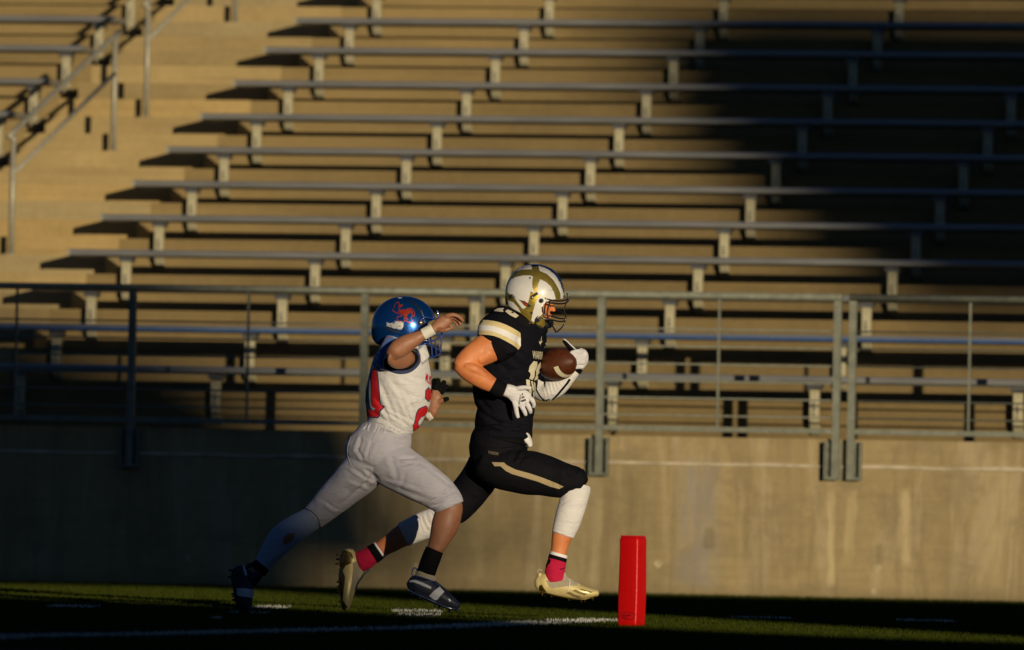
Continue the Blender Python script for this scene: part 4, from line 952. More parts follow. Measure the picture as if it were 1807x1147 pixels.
    decal('heel_plate', [[c5(*q) for q in ((175, 560), (230, 528), (285, 550), (302, 590), (285, 640), (240, 660), (215, 700), (235, 760), (225, 850), (215, 950), (255, 1010), (230, 1035), (205, 1010), (190, 850), (178, 700))]], ts2, M['shoe_sole'], sh2, step=2)
    decal('knit_collar', [[c5(*q) for q in ((300, 640), (350, 600), (375, 700), (330, 800), (290, 880), (270, 940), (290, 800), (300, 700))]], ts2, M['shoe_knit'], sh2, step=2)
    tube3(F, 'lace', [(652, 1005, .11), (644, 1012, .09), (634, 1026, .09), (627, 1040, .09)], .0035, M['navy_trim'], sh2)
    studs(F, 'stud', [(597, 979, .10), (596, 995, .10), (598, 1027, .09), (598, 1044, .09), (602, 1062, .10), (599, 1035, .15), (597, 987, .15)], (-1, 0, .1), .0065, .013, M['shoe_sole'], sh2)
def mark_smooth(o, ang=0.6):
    me = o.data; bm = bmesh.new(); bm.from_mesh(me)
    for e in bm.edges:
        e.smooth = not (len(e.link_faces) == 2 and e.calc_face_angle(0) > ang)
    for f in bm.faces: f.smooth = True
    bm.to_mesh(me); bm.free()
build_A()


# ================================================================== the defender
Bf = Fig('person', 'person in white sleeveless jersey and blue helmet, chasing behind with one arm raised', 'person', 46.1, (600, 1086), 'football players')
def build_B():
    F = Bf; Y = F.Y0
    bm = bmesh.new()
    head(bm, F, (712, 585), 0.0, 1.0)
    loft(bm, Y, [(714, 606, 18, 0, .06), (708, 630, 24, 0, .075)], 20)
    loft(bm, Y, [(714, 622, 28, 0, .18), (708, 650, 40, 0, .16), (703, 690, 46, 0, .14), (698, 725, 44, 0, .13), (688, 760, 36, 0, .125), (675, 800, 40, 0, .12)], 28)
    # near shoulder and raised arm: upper arm comes towards the camera, forearm goes back up to the right
    loft(bm, Y, [(724, 628, 15, -.16, .065), (712, 632, 18, -.22, .062), (700, 634, 17, -.28, .055), (692, 631, 13.5, -.32, .045)], 24)
    loft(bm, Y, [(690, 627, 11.5, -.335, .038), (696, 621, 14.5, -.345, .045), (704, 615, 17, -.345, .047), (718, 606, 16, -.345, .044), (732, 598.5, 13, -.34, .037), (746, 591, 9.6, -.34, .030), (758, 584.5, 8.2, -.34, .026), (768, 579.5, 8.6, -.34, .026)], 26)
    loft(bm, Y, [(766, 580, 8.8, -.34, .026), (775, 574, 11.2, -.34, .024), (784, 567.5, 12, -.34, .020), (792, 563, 9.5, -.34, .016)], 22, cap=.4)
    for st in ([(788, 558, 4.6, -.35, .014), (798, 555.5, 4.0, -.355, .0125), (807, 557.5, 3.6, -.355, .0115), (814, 563, 3.3, -.35, .0105), (817, 566.5, 2.8, -.345, .0095)],
               [(788, 562, 4.6, -.330, .014), (799, 560, 4.0, -.325, .0125), (808, 564, 3.6, -.32, .0115), (812, 570, 3.3, -.32, .0105), (813, 573.5, 2.8, -.32, .0095)],
               [(788, 565, 4.4, -.315, .013), (797, 564.5, 3.8, -.305, .012), (804, 569, 3.4, -.30, .011), (807, 575, 3, -.30, .0095)],
               [(785, 571, 4.2, -.305, .012), (792, 572.5, 3.5, -.292, .0115), (797, 577, 3.1, -.288, .010), (798, 580, 2.7, -.288, .009)],
               [(773, 581, 5, -.355, .014), (781, 583, 4.2, -.37, .013), (789, 581.5, 3.6, -.372, .012), (795, 579, 2.9, -.370, .010)]):
        loft(bm, Y, st, 14, cap=.8)
    # far arm and open hand
    loft(bm, Y, [(722, 632, 20, .18, .06), (738, 680, 18, .24, .05), (748, 722, 13, .24, .04), (757, 733, 9, .22, .028), (763, 726, 9.5, .20, .024)], 20)
    loft(bm, Y, [(761, 727, 9, .20, .022), (766, 715, 11, .19, .019), (769, 704, 11, .19, .017), (770, 697, 8, .19, .015)], 20, cap=.4)
    for st in ([(764, 702, 4.5, .19, .013), (766, 692, 4.2, .185, .012), (769, 683, 3.8, .18, .0115), (772, 675, 3.3, .175, .010)],
               [(769, 700, 4.4, .19, .013), (772, 691, 4.0, .185, .012), (777, 683, 3.6, .18, .011), (781, 677, 3.2, .18, .010)],
               [(773, 702, 4.2, .19, .012), (777, 694, 3.8, .185, .0115), (782, 688, 3.4, .18, .0105), (786, 684, 3, .18, .010)],
               [(760, 706, 4.2, .20, .012), (760, 695, 3.8, .195, .0115), (762, 686, 3.4, .19, .0105), (764, 680, 3, .19, .010)],
               [(772, 711, 4.6, .185, .013), (779, 707, 3.9, .175, .0125), (785, 705, 3.5, .17, .0115), (790, 703.5, 2.9, .165, .010)]):
        loft(bm, Y, st, 14, cap=.8)
    # near leg (front) and far leg (rear)
    loft(bm, Y, [(690, 815, 30, -.07, .07), (725, 842, 30, -.10, .072), (760, 862, 26, -.12, .065), (786, 880, 21, -.12, .055), (795, 893, 21.5, -.12, .055), (791, 908, 24, -.12, .056), (786, 925, 24.5, -.12, .057), (780, 941, 21.5, -.12, .052), (773, 958, 17, -.12, .044), (765, 975, 13.8, -.12, .037), (758, 992, 13, -.12, .034), (753, 1008, 13.5, -.12, .034)], 28)
    loft(bm, Y, [(650, 820, 30, .07, .07), (610, 858, 26, .11, .068), (575, 892, 21, .12, .058), (549, 915, 18, .12, .05), (520, 934, 20.5, .12, .052), (495, 953, 20.5, .12, .05), (475, 976, 15, .12, .040), (460, 997, 12, .12, .033), (450, 1010, 12, .12, .032)], 28)
    me = solidify(bm, 0.0040, 4)
    body = F.add('body', me, M['skin_b']); eye(F, (712, 585), 0, 1.0, body)
    # ---------------- trousers
    bm = bmesh.new()
    loft(bm, Y, [(690, 752, 39, 0, .145), (684, 766, 46, 0, .155), (674, 784, 54, 0, .165), (666, 803, 60, 0, .168), (662, 818, 52, 0, .155)], 36, cap=.2)
    loft(bm, Y, [(676, 800, 40, -.02, .14), (692, 818, 42.5, -.05, .13), (714, 832, 39.5, -.085, .112), (738, 847, 37.5, -.115, .098), (758, 859, 34.5, -.12, .09), (777, 873, 31.5, -.12, .082), (788, 885, 28.5, -.12, .076), (793, 895, 26.8, -.12, .071)], 34, cap=.04)
    loft(bm, Y, [(652, 812, 42, .0, .14), (636, 834, 38, .015, .125), (614, 856, 33.5, .045, .108), (590, 879, 29.5, .08, .09), (568, 900, 25, .105, .072), (552, 914, 22.5, .12, .062)], 34, cap=.04)
    me = solidify(bm, 0.0045, 4)
    folds(me, [(705, 812, 735, 806, 3, .009), (700, 822, 732, 812, 3, .004), (646, 826, 668, 852, 3.5, .010), (620, 822, 664, 852, 3, .007), (610, 845, 655, 860, 3, .004),
               (742, 902, 800, 865, 3, .005), (760, 898, 812, 872, 2.5, .004), (770, 880, 790, 850, 3, .003), (716, 838, 700, 868, 4, .003), (628, 790, 640, 815, 3, .004),
               (575, 885, 600, 900, 3, .003), (668, 850, 760, 880, 4, .005), (672, 842, 745, 862, 4, .004), (740, 812, 800, 862, 4, .004), (660, 836, 620, 872, 3.5, .006), (655, 844, 600, 895, 3.5, .005), (690, 795, 700, 850, 5, .004), (752, 885, 806, 868, 2.2, .004), (757, 892, 812, 880, 2.0, .0035), (640, 770, 625, 800, 3, .005), (655, 775, 648, 812, 3, .004), (560, 880, 590, 895, 3, .003), (690, 770, 716, 782, 2.5, .005), (700, 765, 722, 776, 2, .004)]
              + [(648 + 9*i, 747 + 1.2*i, 642 + 9*i, 760 + 1.2*i, 1.6, .0045) for i in range(8)], base=.0025, seed=8)
    pants = F.add('trousers', me, M['grey_pant']); tp = bvh(pants); c2 = cz(5.735, 590, 720)
    surf_line('side_seam', [c2(*q) for q in ((430, 235), (395, 310), (365, 420), (365, 540), (385, 640), (430, 740))], tp, M['grey_pant'], pants, .0022)
    surf_line('back_seam', [c2(*q) for q in ((170, 290), (140, 380), (135, 470), (165, 570), (210, 620), (300, 670), (400, 720))], tp, M['grey_pant'], pants, .0022)
    surf_line('waist_seam', [c2(*q) for q in ((290, 230), (370, 220), (450, 215), (560, 225), (650, 245), (720, 290))], tp, M['grey_pant'], pants, .002)
    surf_line('hem', [c2(1010, 1045), c2(1090, 1010), c2(1180, 990), c2(1250, 992), c2(1310, 1015)], tp, M['grey_pant'], pants, .0025)
    c9 = cz(4.586, 390, 860)
    surf_line('hem', [c9(672, 168), c9(730, 195), c9(780, 245), c9(800, 300), c9(800, 330)], tp, M['black_cloth'], pants, .0022)
    # ---------------- jersey
    bm = bmesh.new()
    loft(bm, Y, [(716, 604, 28, 0, .16), (714, 614, 38, 0, .20), (711, 628, 46, 0, .215), (708, 646, 52, 0, .21), (706, 664, 55, 0, .20), (704, 685, 57, 0, .19), (702, 705, 57.5, 0, .18), (698, 722, 54, 0, .168), (694, 738, 49.5, 0, .158), (690, 752, 43, 0, .152), (689, 764, 40, 0, .150)], 40, cap=.1)
    loft(bm, Y, [(700, 603, 22, -.14, .08), (694, 616, 23, -.175, .07), (686, 632, 21, -.175, .06), (676, 648, 16, -.15, .06)], 28, cap=.3)      # near pad
    loft(bm, Y, [(735, 622, 22, -.08, .09), (748, 636, 13, -.09, .09)], 24, cap=.3)
    loft(bm, Y, [(722, 612, 26, .15, .09), (728, 640, 26, .18, .08)], 26, cap=.3)
    me = solidify(bm, 0.0045, 9)
    # armhole pressed in
    px_c = (716.0, 630.0)
    def hole(co, no):
        px = topix(co); r = np.sqrt(((px[:, 0]-px_c[0])/23.0)**2 + ((px[:, 1]-px_c[1])/24.0)**2)
        near = np.clip(-no[:, 1] * 2, 0, 1) * (co[:, 1] < Y)
        return -0.05 * near * np.clip(1.15 - r, 0, .6) / .6
    displace(me, hole)
    folds(me, [(650, 722, 728, 770, 2.5, .005), (660, 716, 735, 762, 2.5, .005), (672, 716, 742, 752, 2.5, .004), (655, 735, 722, 772, 2.2, .005), (700, 722, 728, 772, 2.4, .005), (712, 715, 735, 760, 2.4, .004),
               (650, 742, 700, 756, 2, .004), (668, 672, 700, 735, 4, .005), (690, 665, 735, 745, 4, .004), (712, 690, 742, 742, 3, .006), (705, 705, 735, 765, 2.5, .006), (660, 700, 690, 745, 3, .005), (720, 660, 755, 672, 3, .003), (718, 700, 745, 698, 4, .006), (722, 708, 735, 700, 3, .005), (665, 745, 712, 768, 2, .005), (700, 680, 730, 706, 5, .003), (640, 738, 690, 745, 2, .004)], base=.002, seed=2)
    jersey = F.add('jersey', me, M['white_jersey']); tj = bvh(jersey); c8 = cz(8.194, 630, 640); c6 = cz(6.373, 590, 500); c4 = cz(9.173, 640, 515)
    decal('blue_yoke', [[c6(*q) for q in ((535, 580), (560, 600), (640, 590), (700, 598), (740, 590), (800, 600), (700, 650), (620, 730), (575, 790), (550, 850), (548, 920), (560, 968), (490, 966), (440, 930), (430, 885), (470, 770), (510, 680))]], tj, M['blue_yoke'], jersey)
    decal('shoulder_mark', [[c4(*q) for q in ((385, 725), (420, 695), (500, 685), (590, 690), (640, 690), (600, 708), (500, 712), (400, 745))]], tj, M['red_num'], jersey, step=2)
    decal('armhole_shade', [[c6(*q) for q in ((830, 770), (910, 745), (945, 790), (958, 850), (928, 915), (870, 968), (800, 994), (720, 994), (650, 974), (600, 956), (560, 940), (560, 860), (640, 780), (740, 740))]], tj, M['black_cloth'], jersey, off=.0015)  # black patch painted for the dark hollow of the armhole
    surf_line('armhole_trim', [c6(*q) for q in ((910, 740), (945, 790), (962, 850), (930, 920), (870, 975), (800, 1000), (720, 1000), (650, 980), (600, 962), (500, 962))], tj, M['navy_trim'], jersey, .0088, off=.001)
    surf_line('collar_trim', [c6(880, 720), c6(940, 690), c6(1000, 740), c6(1070, 830)], tj, M['white_jersey'], jersey, .004)
    N8 = lambda L: [c8(*q) for q in L]
    # digits: navy backing, red face
    for k, (mt, off) in enumerate(((M['navy_trim'], .0012), (M['red_num'], .0028))):
        if k == 0:
            pol = [N8(((1030, 350), (1068, 385), (1068, 560), (1035, 572), (980, 520), (985, 400))), N8(((995, 615), (1025, 650), (1050, 640), (1020, 720), (975, 800), (975, 770), (930, 790), (890, 850), (885, 895), (905, 905), (925, 875), (940, 885), (900, 960), (835, 1042), (808, 1020), (805, 900), (830, 850), (850, 740), (875, 680), (900, 655))),
                   N8(((235, 85), (300, 92), (310, 200), (330, 400), (345, 570), (360, 610), (405, 622), (395, 650), (340, 710), (330, 780), (300, 805), (130, 790), (95, 735), (105, 660), (128, 450), (160, 300), (200, 130)))]
        else:
            pol = [N8(((1030, 372), (1064, 400), (1060, 530), (1035, 548), (992, 512), (995, 408))), N8(((990, 628), (1020, 660), (1005, 720), (970, 765), (930, 772), (880, 850), (872, 890), (900, 915), (925, 890), (925, 900), (890, 960), (835, 1020), (818, 1005), (815, 905), (842, 850), (860, 745), (885, 690), (905, 668))),
                   N8(((235, 92), (285, 96), (295, 200), (315, 400), (330, 575), (345, 620), (385, 630), (375, 648), (325, 700), (315, 770), (290, 785), (150, 775), (140, 670), (215, 690), (240, 680), (215, 600), (212, 400), (215, 200)))]
        for q_ in pol: decal('red_numeral' if k else 'numeral_backing', [q_], tj, mt, jersey, off=off, step=2.2)
    decal('side_stripe', [N8(((188, 230), (205, 240), (208, 400), (205, 560), (225, 640), (272, 665), (235, 690), (200, 640), (185, 520), (182, 380))), N8(((150, 300), (140, 450), (120, 640), (118, 740), (100, 735), (110, 600), (130, 420)))], tj, M['blue_tight'], jersey, off=.0045, step=2)
    text_decal('chest_lettering', 'MUS', c8(982, 262), (5.0, 3.8), (1.4, -21), tj, M['red_num'], jersey, off=.002, step=1.5)
    # black tube put in for the shadow inside the armhole
    tube3(F, 'armhole_shadow_tube', [(716, 612, -.19), (726, 616, -.19), (735, 622, -.18)], .012, M['black_plastic'], jersey)
    # wrist tape, far cuff, far glove tips
    bm = bmesh.new(); loft(bm, Y, [(746, 590.5, 10.6, -.34, .033), (756, 585, 10.2, -.34, .031), (764, 580.5, 10.4, -.34, .030)], 26, cap=.04)
    me = solidify(bm, .003, 1); F.add('wrist_tape', me, M['tape'])
    bm = bmesh.new(); loft(bm, Y, [(752, 735, 10.5, .23, .032), (760, 730, 10, .21, .028)], 20, cap=.04); F.bm('wrist_tape', bm, M['tape'])
    bm = bmesh.new()
    for st in ([(768, 686, 5, .18, .0145), (770, 679, 5, .177, .014), (773, 671, 4.6, .172, .013)], [(775, 688, 4.8, .182, .014), (779, 681, 4.6, .18, .013), (784, 674, 4.2, .178, .012)], [(779, 693, 4.4, .182, .013), (784, 687, 4.2, .18, .012), (789, 682, 3.8, .178, .011)], [(761, 692, 4.6, .192, .0135), (763, 684, 4.4, .19, .013), (767, 674, 4, .188, .012)]):
        loft(bm, Y, st, 14, cap=.8)
    loft(bm, Y, [(765, 678, 8, .19, .012), (770, 672, 7, .185, .012)], 14, cap=.5)
    me = solidify(bm, .003, 2); F.add('glove_fingers', me, M['black_cloth'])
    bm = bmesh.new(); loft(bm, Y, [(784, 705.3, 4.2, .17, .013), (790, 703.6, 3.6, .165, .0115)], 14, cap=.8); F.bm('thumb_tip', bm, M['black_cloth'])
    # ---------------- helmet
    K = [(758, 540), (785, 520), (785, 490), (630, 490), (630, 596), (657, 597), (663, 606), (676, 612), (700, 618), (722, 624), (742, 626), (750, 618), (751, 602), (749, 588), (752, 576), (757, 568), (766, 564), (772, 560), (773, 552)]
    me = helmet_shell(F, (713, 577), 58, .130, 54.5, 80, K)
    shell = F.add('helmet', me, M['blue_shell']); mark_smooth(shell); th_ = bvh(shell)
    H = lambda L: [c4(*q) for q in L]
    # leaping horse mark: orange outline, blue inside, orange body
    outline = H(((500, 290), (475, 285), (480, 305), (515, 335), (570, 360), (600, 350), (620, 390), (590, 390), (560, 400), (548, 440), (560, 470), (620, 485), (670, 490), (700, 470), (740, 500), (800, 510), (810, 470), (790, 430), (800, 400), (840, 400), (850, 350), (830, 300), (790, 265), (740, 262), (700, 285), (650, 285), (600, 290), (590, 250), (600, 210), (585, 165), (560, 160), (520, 200), (508, 240)))
    cx_ = sum(q[0] for q in outline) / len(outline); cy_ = sum(q[1] for q in outline) / len(outline)
    decal('mascot_outline', [outline], th_, M['orange_mark'], shell, off=.0012, step=2)
    inner = H(((505, 280), (498, 292), (525, 322), (570, 345), (605, 335), (632, 372), (640, 400), (600, 402), (570, 412), (560, 440), (575, 458), (630, 470), (660, 476), (700, 452), (745, 485), (790, 495), (796, 470), (776, 430), (788, 388), (826, 388), (836, 350), (818, 308), (782, 278), (742, 274), (705, 297), (650, 297), (588, 300), (578, 250), (586, 210), (575, 178), (560, 178), (530, 208), (520, 240)))
    decal('mascot_ground', [inner], th_, M['blue_shell'], shell, off=.0024, step=2)
    decal('mascot_body', [H(((575, 310), (620, 300), (690, 305), (745, 280), (790, 295), (812, 330), (815, 370), (795, 375), (785, 345), (750, 350), (722, 380), (715, 420), (735, 455), (700, 440), (670, 455), (660, 430), (680, 400), (640, 370), (625, 345), (590, 335))), H(((590, 220), (620, 208), (655, 210), (640, 235), (615, 262), (592, 248)))], th_, M['orange_mark'], shell, off=.0036, step=2)
    decal('crown_bumper', [H(((735, 125), (770, 125), (860, 200), (930, 280), (985, 370), (1010, 480), (1020, 570), (995, 570), (985, 480), (960, 380), (900, 290), (830, 210)))], th_, M['black_plastic'], shell, off=.0012, step=2)
    decal('chrome_trim', [H(((940, 300), (955, 310), (990, 400), (985, 425), (965, 380))), H(((985, 460), (1000, 470), (1018, 560), (1000, 575), (992, 520)))], th_, M['steel'], shell, off=.0026, step=1.5)
    decal('ear_vent', [H(((370, 565), (410, 575), (500, 620), (620, 655), (560, 660), (470, 640), (385, 600)))], th_, M['black_plastic'], shell, step=2)
    decal('side_plate', [H(((385, 490), (440, 510), (490, 500), (510, 465), (600, 480), (660, 480), (660, 560), (630, 620), (580, 610), (500, 590), (385, 550)))], th_, M['chrome_blue'], shell, off=.0016, step=2)
    surf_line('panel_groove', [c4(410, 400), c4(470, 415), c4(545, 440)], th_, M['black_plastic'], shell, .0015)
    for q in ((935, 500),):
        bm = bmesh.new(); l = hit(th_, *c4(*q), .003); add_tube(bm, [l + Vector((0, .004, 0)), l + Vector((0, -.006, 0))], .014, 18); F.bm('mask_clip', bm, M['steel'], shell)
    decal('painted_top_shine', [H(((560, 100), (600, 95), (650, 100), (600, 112)))], th_, M['white_shell'], shell, step=1.5)  # small white patch painted as a shine on the crown
    bm = bmesh.new(); loft(bm, Y, [(700, 580, 38, 0, .108), (712, 602, 30, 0, .095), (722, 618, 14, 0, .08)], 24); F.bm('helmet_padding', bm, M['black_plastic'], shell)
    bm = bmesh.new(); loft(bm, Y, [(735, 618, 5, -.075, .012), (748, 624, 8, -.05, .02), (755, 624, 8, 0, .04)], 18); F.bm('chin_cup', bm, M['black_plastic'], shell)
    bm = bmesh.new(); loft(bm, Y, [(752, 600, 5, -.07, .01), (750, 612, 6, -.075, .014), (742, 622, 5, -.07, .012)], 14); F.bm('jaw_pad', bm, M['black_plastic'], shell)
    def bar(pts, r=.0045): return tube3(F, 'facemask_bar', pts, r, M['blue_bar'], shell)
    for sg in (-1, 1):
        d = lambda v_: sg * v_
        bar([(741, 566, d(.125)), (750, 560, d(.12)), (758, 561, d(.105)), (767, 563, d(.07)), (773, 562, d(.03)), (774, 560, 0)])
        bar([(745, 600, d(.115)), (760, 602, d(.105)), (770, 599, d(.075)), (777, 594, d(.03)), (779, 592, 0)])
        bar([(750, 567, d(.115)), (757, 580, d(.11)), (760, 598, d(.105)), (762, 615, d(.09)), (763, 629, d(.07))])
        bar([(742, 612, d(.11)), (752, 606, d(.11)), (765, 612, d(.08)), (775, 618, d(.035)), (778, 619, 0)])
        bar([(745, 622, d(.10)), (756, 630, d(.085)), (768, 628.5, d(.05)), (775, 625, d(.02)), (777, 622, 0)])
        bar([(768, 600, d(.08)), (769, 612, d(.075)), (770, 627, d(.05))])
        bar([(773, 562, d(.03)), (779, 578, d(.03)), (779.5, 592, d(.02)), (779, 606, d(.025)), (777, 622, d(.02))])
    bar([(771, 548, 0), (773, 553, 0), (774.5, 561, 0)], .005)
    # ---------------- leg sleeve with a hole, socks and boots
    bm = bmesh.new(); loft(bm, Y, [(553, 913, 21.3, .12, .059), (540, 921, 21.8, .12, .059), (525, 930.5, 23.5, .12, .060), (508, 942, 24.5, .12, .059), (494, 955, 24, .12, .057), (481, 971, 20.5, .12, .051), (468, 989, 15.8, .12, .042), (459, 1001, 13.4, .12, .037)], 30, cap=.04)
    me = solidify(bm, .004, 3); displace(me, lambda co, no: .0012 * vnoise(co, (9, 9, 9), 5)); ls = F.add('leg_sleeve', me, M['blue_tight']); tl = bvh(ls)
    decal('torn_patch', [[c9(*q) for q in ((540, 375), (598, 368), (590, 410), (560, 450), (510, 468), (500, 440), (510, 400))]], tl, M['skin_b'], ls, step=2)
    bm = bmesh.new(); loft(bm, Y, [(767, 970, 16.2, -.12, .042), (762, 982, 16.8, -.12, .043), (757, 995, 17, -.12, .043), (753, 1008, 16.8, -.12, .042), (750, 1018, 17, -.12, .040)], 28, cap=.05)
    me = solidify(bm, .0035, 2); folds(me, [(745, 990, 772, 994, 1.5, .002), (742, 1000, 770, 1003, 1.5, .002)], base=.0012); F.add('sock', me, M['black_cloth'])
    bm = bmesh.new(); loft(bm, Y, [(463, 997, 15.5, .12, .040), (455, 1006, 16.5, .12, .041)], 28, cap=.15); F.bm('sock', bm, M['black_cloth'])
    cb = cz(8.19, 700, 950)
    bm = bmesh.new()
    loft(bm, Y, [(724, 1033, 9, -.12, .026), (731, 1031, 16, -.12, .034), (744, 1034, 21, -.12, .038), (758, 1041, 19.5, -.12, .042), (772, 1048.5, 16.8, -.12, .046), (786, 1056.5, 13, -.12, .047), (799, 1063.5, 9.2, -.12, .042), (808, 1068.5, 5.8, -.12, .030)], 28, cap=.7)
    loft(bm, Y, [(751, 1010, 17, -.12, .040), (750, 1022, 18.5, -.12, .042)], 24, cap=.2)
    me = solidify(bm, .0035, 3); sh = F.add('boot', me, M['shoe_dark']); ts = bvh(sh)
    Sb = lambda L: [cb(*q) for q in L]
    decal('boot_strap', [Sb(((470, 830), (540, 760), (620, 700), (690, 775), (640, 820), (590, 885), (550, 890)))], ts, M['shoe_strap'], sh, step=2)
    decal('side_swoosh', [Sb(((190, 610), (260, 598), (340, 625), (440, 670), (500, 700), (495, 735), (420, 705), (330, 665), (250, 635), (185, 635)))], ts, M['shoe_strap'], sh, step=2)
    decal('collar_lining', [Sb(((290, 460), (350, 480), (450, 520), (555, 545), (555, 625), (440, 580), (350, 555), (270, 535)))], ts, M['shoe_knit'], sh, step=2)
    surf_line('collar_edge', [cb(240, 540), cb(350, 560), cb(450, 590), cb(540, 625)], ts, M['blue_bar'], sh, .003)
    decal('toe_mark', [Sb(((745, 870), (770, 880), (785, 905), (760, 915)))], ts, M['shoe_strap'], sh, step=1.5)
    surf_line('lace', [cb(560, 640), cb(610, 680), cb(640, 700)], ts, M['blue_bar'], sh, .003)
    tube3(F, 'heel_loop', [(737, 1014, -.12), (735, 1004, -.12), (731, 1002, -.12), (727.5, 1006, -.12), (727, 1013, -.12), (729.5, 1020, -.12)], .0032, M['blue_bar'], sh)
    bm = bmesh.new(); loft(bm, Y, [(722, 1042, 3.4, -.12, .036), (735, 1049, 3.6, -.12, .040), (753, 1057, 3.2, -.12, .045), (775, 1066.5, 3.0, -.12, .050), (797, 1074, 2.8, -.12, .046), (810, 1075.5, 2, -.12, .03)], 20); F.bm('sole_plate', bm, M['chrome'], sh)
    studs(F, 'stud', [(728, 1048, -.145), (741, 1055, -.15), (768, 1068, -.16), (780, 1073, -.16), (795, 1077, -.155), (806, 1077, -.14), (733, 1050, -.10), (775, 1071, -.08), (792, 1076, -.08)], (-.2, 0, -1), .006, .012, M['black_plastic'], sh)
    bm = bmesh.new()
    loft(bm, Y, [(419, 1004, 13, .12, .032), (424, 1014, 18, .12, .036), (429, 1027, 20.5, .12, .038), (430, 1040, 18.8, .12, .044), (430, 1054, 16.8, .12, .046), (431, 1067, 14, .12, .045), (432, 1075, 11.5, .12, .038), (434, 1080, 8, .12, .028)], 28, cap=.4)
    loft(bm, Y, [(452, 1000, 9, .12, .036), (455, 1012, 10, .12, .038), (444, 1022, 14, .12, .038)], 24, cap=.5)
    loft(bm, Y, [(438, 998, 5, .12, .02), (444, 996, 4, .12, .02)], 12, cap=.6)
    me = solidify(bm, .0035, 3); sh2 = F.add('boot', me, M['shoe_dark']); ts2 = bvh(sh2); ca = cz(8.824, 395, 970)
    decal('boot_strap', [[ca(*q) for q in ((200, 600), (300, 600), (400, 610), (468, 625), (462, 700), (440, 755), (350, 735), (250, 725), (205, 700))]], ts2, M['shoe_strap'], sh2, step=2)
    decal('side_swoosh', [[ca(*q) for q in ((285, 245), (310, 250), (350, 330), (360, 400), (330, 400), (310, 330))]], ts2, M['shoe_strap'], sh2, step=2)
    decal('sole_plate', [[ca(*q) for q in ((95, 305), (200, 270), (230, 300), (235, 400), (200, 460), (190, 590), (180, 720), (240, 760), (290, 870), (300, 1000), (240, 1010), (185, 900), (165, 760), (140, 620), (125, 480), (90, 430))]], ts2, M['black_plastic'], sh2, step=2)
    studs(F, 'stud', [(407, 1006, .10), (406, 1018, .10), (412, 1048, .09), (413, 1058, .09), (417, 1072, .10), (413, 1052, .15), (443, 1066, .10)], (-1, 0, -.1), .006, .012, M['black_plastic'], sh2)
m = NT('polished_blue_plate'); v = m.coord(); m.col(m.ramp(m.noise(v, 40, 5, .7), [(.42, (0.02, 0.10, 0.32)), (.5, (0.75, 0.72, 0.66))])); m.set(Metallic=.5, Roughness=.3); M['chrome_blue'] = m.m
build_B()

# ================================================================== pylon at the corner of the goal line
def build_pylon():
    Yp = 43.9; s = FPX / Yp; b = P(1114, 1091.5, Yp)
    root = empty('corner_pylon', (b.x, b.y, 0), R(-27), 'upright red foam corner pylon standing at the end of the white line', 'pylon')
    h = 0.464; w = 0.0535
    bm = bmesh.new(); n = 22
    for i in range(n + 1):
        z = 0.004 + (h - 0.004) * i / n; t = i / n
        q = w * (1 + .045 * math.sin(math.pi * min(1, t * 1.2)) + .012 * math.sin(7 * t)); xo = .003 * math.sin(2.4 * t)
        if t > .96: q *= 1 - (t - .96) * 2.2
        r_ = q * .22; ring = []
        for cx_, cy_, a0 in ((q - r_, q - r_, 0), (-q + r_, q - r_, 90), (-q + r_, -q + r_, 180), (q - r_, -q + r_, 270)):
            for k in range(5):
                a = R(a0 + 22.5 * k); ring.append(bm.verts.new((xo + cx_ + r_ * math.cos(a), cy_ + r_ * math.sin(a), z)))
        if i: 
            for k in range(20): bm.faces.new((pr[k], pr[(k+1) % 20], ring[(k+1) % 20], ring[k]))
        else: bm.faces.new(ring[::-1])
        pr = ring
    bm.faces.new(pr)
    bd = bm_obj('foam_body', bm, M['pylon'], root, True)
    for e in bd.data.edges: pass
    bpy.context.view_layer.update()
    me2 = bd.data.copy(); me2.transform(bd.matrix_world); tr = bvh(me2)
    c = cz(6.743, 1080, 935)
    o = surf_line('oval_badge', [c(105, 1010), c(115, 990), c(160, 980), (1080 + 215/6.743, 935 + 980/6.743), c(255, 995), c(272, 1020), c(255, 1050), c(215, 1065), c(170, 1062), c(125, 1045)], tr, M['black_plastic'], bd, .0014)
    o.matrix_parent_inverse = bd.matrix_world.inverted()
    o = text_decal('badge_lettering', 'PYLONS', c(108, 1032), (4.6, -.15), (.5, -5.2), tr, M['black_plastic'], bd, off=.0012, step=1.5); o.matrix_parent_inverse = bd.matrix_world.inverted()
    o = decal('badge_bar', [[c(*q) for q in ((110, 1038), (180, 1040), (178, 1046), (112, 1044))]], tr, M['black_plastic'], bd, step=2); o.matrix_parent_inverse = bd.matrix_world.inverted()
    bm = bmesh.new(); add_box(bm, -w*.9, w*.9, -w*.9, w*.9, h + .0005, h + .004); bm_obj('top_cap', bm, M['pylon'], root, bevel=.0015, seg=1)
m = NT('red_foam_vinyl'); v = m.coord(); m.col(m.mix(m.noise(v, 9, 4), (0.80, 0.002, 0.001), (0.88, 0.003, 0.002))); m.set(Roughness=.42)
sc_ = m.mix(m.ramp(m.noise(m.coord(scale=(1, 1, .4)), 26, 6, .7), [(.60, 0.0), (.72, .55)]), (0.84, 0.003, 0.002), (0.40, 0.004, 0.003)); m.col(sc_)
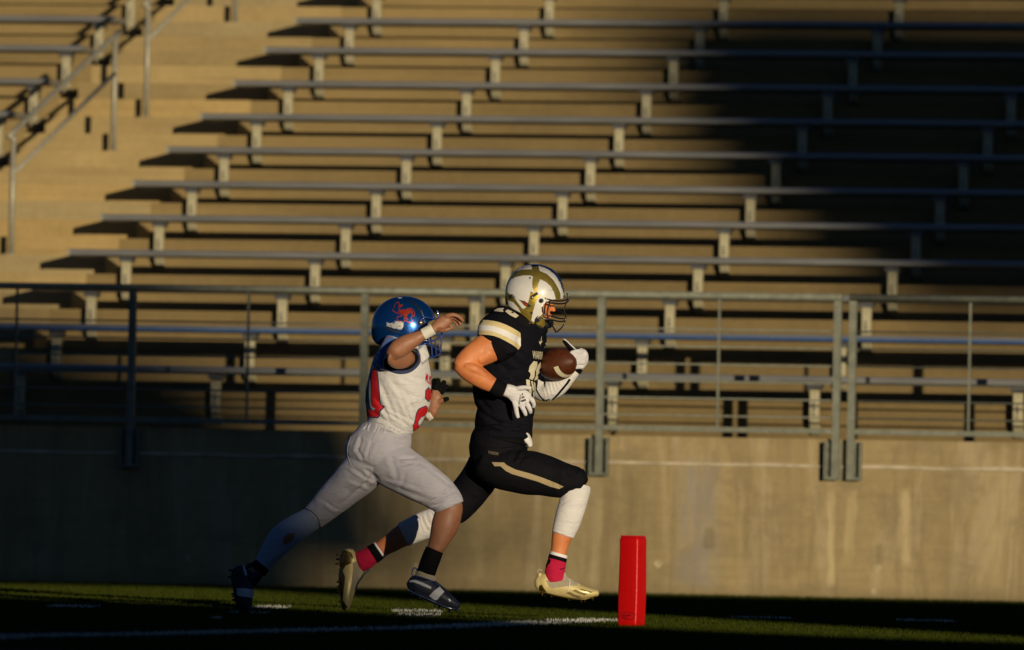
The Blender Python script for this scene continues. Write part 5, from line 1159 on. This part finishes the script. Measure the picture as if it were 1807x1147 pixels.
m.bump(m.mix(.3, m.noise(v, 7, 3), m.noise(v, 60, 3)), .35, .02); M['pylon'] = m.m
build_pylon()

# ------------------------------------------------------------------ the football (held, so a thing of its own)
fb_c = P(984, 643, YA - .005)
fb = empty('football', fb_c, 0, 'brown leather football with a pale stripe, tucked in the arm of the player in black', 'football')
ax = Vector((0.60, -0.78, 0.12)).normalized(); Rb = ax.to_track_quat('Z', 'Y').to_matrix().to_4x4()
def prof_r(s): return 0.0885 * max(0.0, 1 - abs(s) ** 2.15) ** 0.72
bm = bmesh.new(); rings = []
for i in range(41):
    s = -1 + 2 * i / 40; s = math.copysign(abs(s) ** 0.85, s)
    rings.append([bm.verts.new(Rb @ Vector((max(prof_r(s), .0006) * math.cos(a), max(prof_r(s), .0006) * math.sin(a), s * .142))) for a in [2*math.pi*k/40 for k in range(40)]])
for a, b in zip(rings[:-1], rings[1:]):
    for k in range(40): bm.faces.new((a[k], a[(k+1) % 40], b[(k+1) % 40], b[k]))
bm.faces.new(rings[0][::-1]); bm.faces.new(rings[-1]); bm_obj('leather_shell', bm, M['leather'], fb, True)
hr = Vector((0.78, 0.60, 0)).normalized(); dn = -(Vector((0, 0, 1)) - ax * ax.z).normalized()
for sg in (1, -1):
    bm = bmesh.new(); rows = []
    for s in (0.42, 0.48, 0.54, 0.60):
        rows.append([bm.verts.new(ax * (sg * s * .142) + (dn * math.cos(t) + hr * math.sin(t)) * (prof_r(s) + .0012)) for t in [R(-72 + 150 * k / 24) for k in range(25)]])
    for a, b in zip(rows[:-1], rows[1:]):
        for k in range(24): bm.faces.new((a[k], a[k+1], b[k+1], b[k]))
    bm_obj('white_stripe', bm, M['cream'], fb, True)
for k in range(4):
    a = k * math.pi / 2 + .5
    bm = bmesh.new(); add_tube(bm, [Rb @ Vector(((prof_r(s) + .0002) * math.cos(a), (prof_r(s) + .0002) * math.sin(a), s * .142)) for s in np.linspace(-.96, .96, 30)], .0009, 6)
    bm_obj('seam', bm, M['leather'], fb, True)
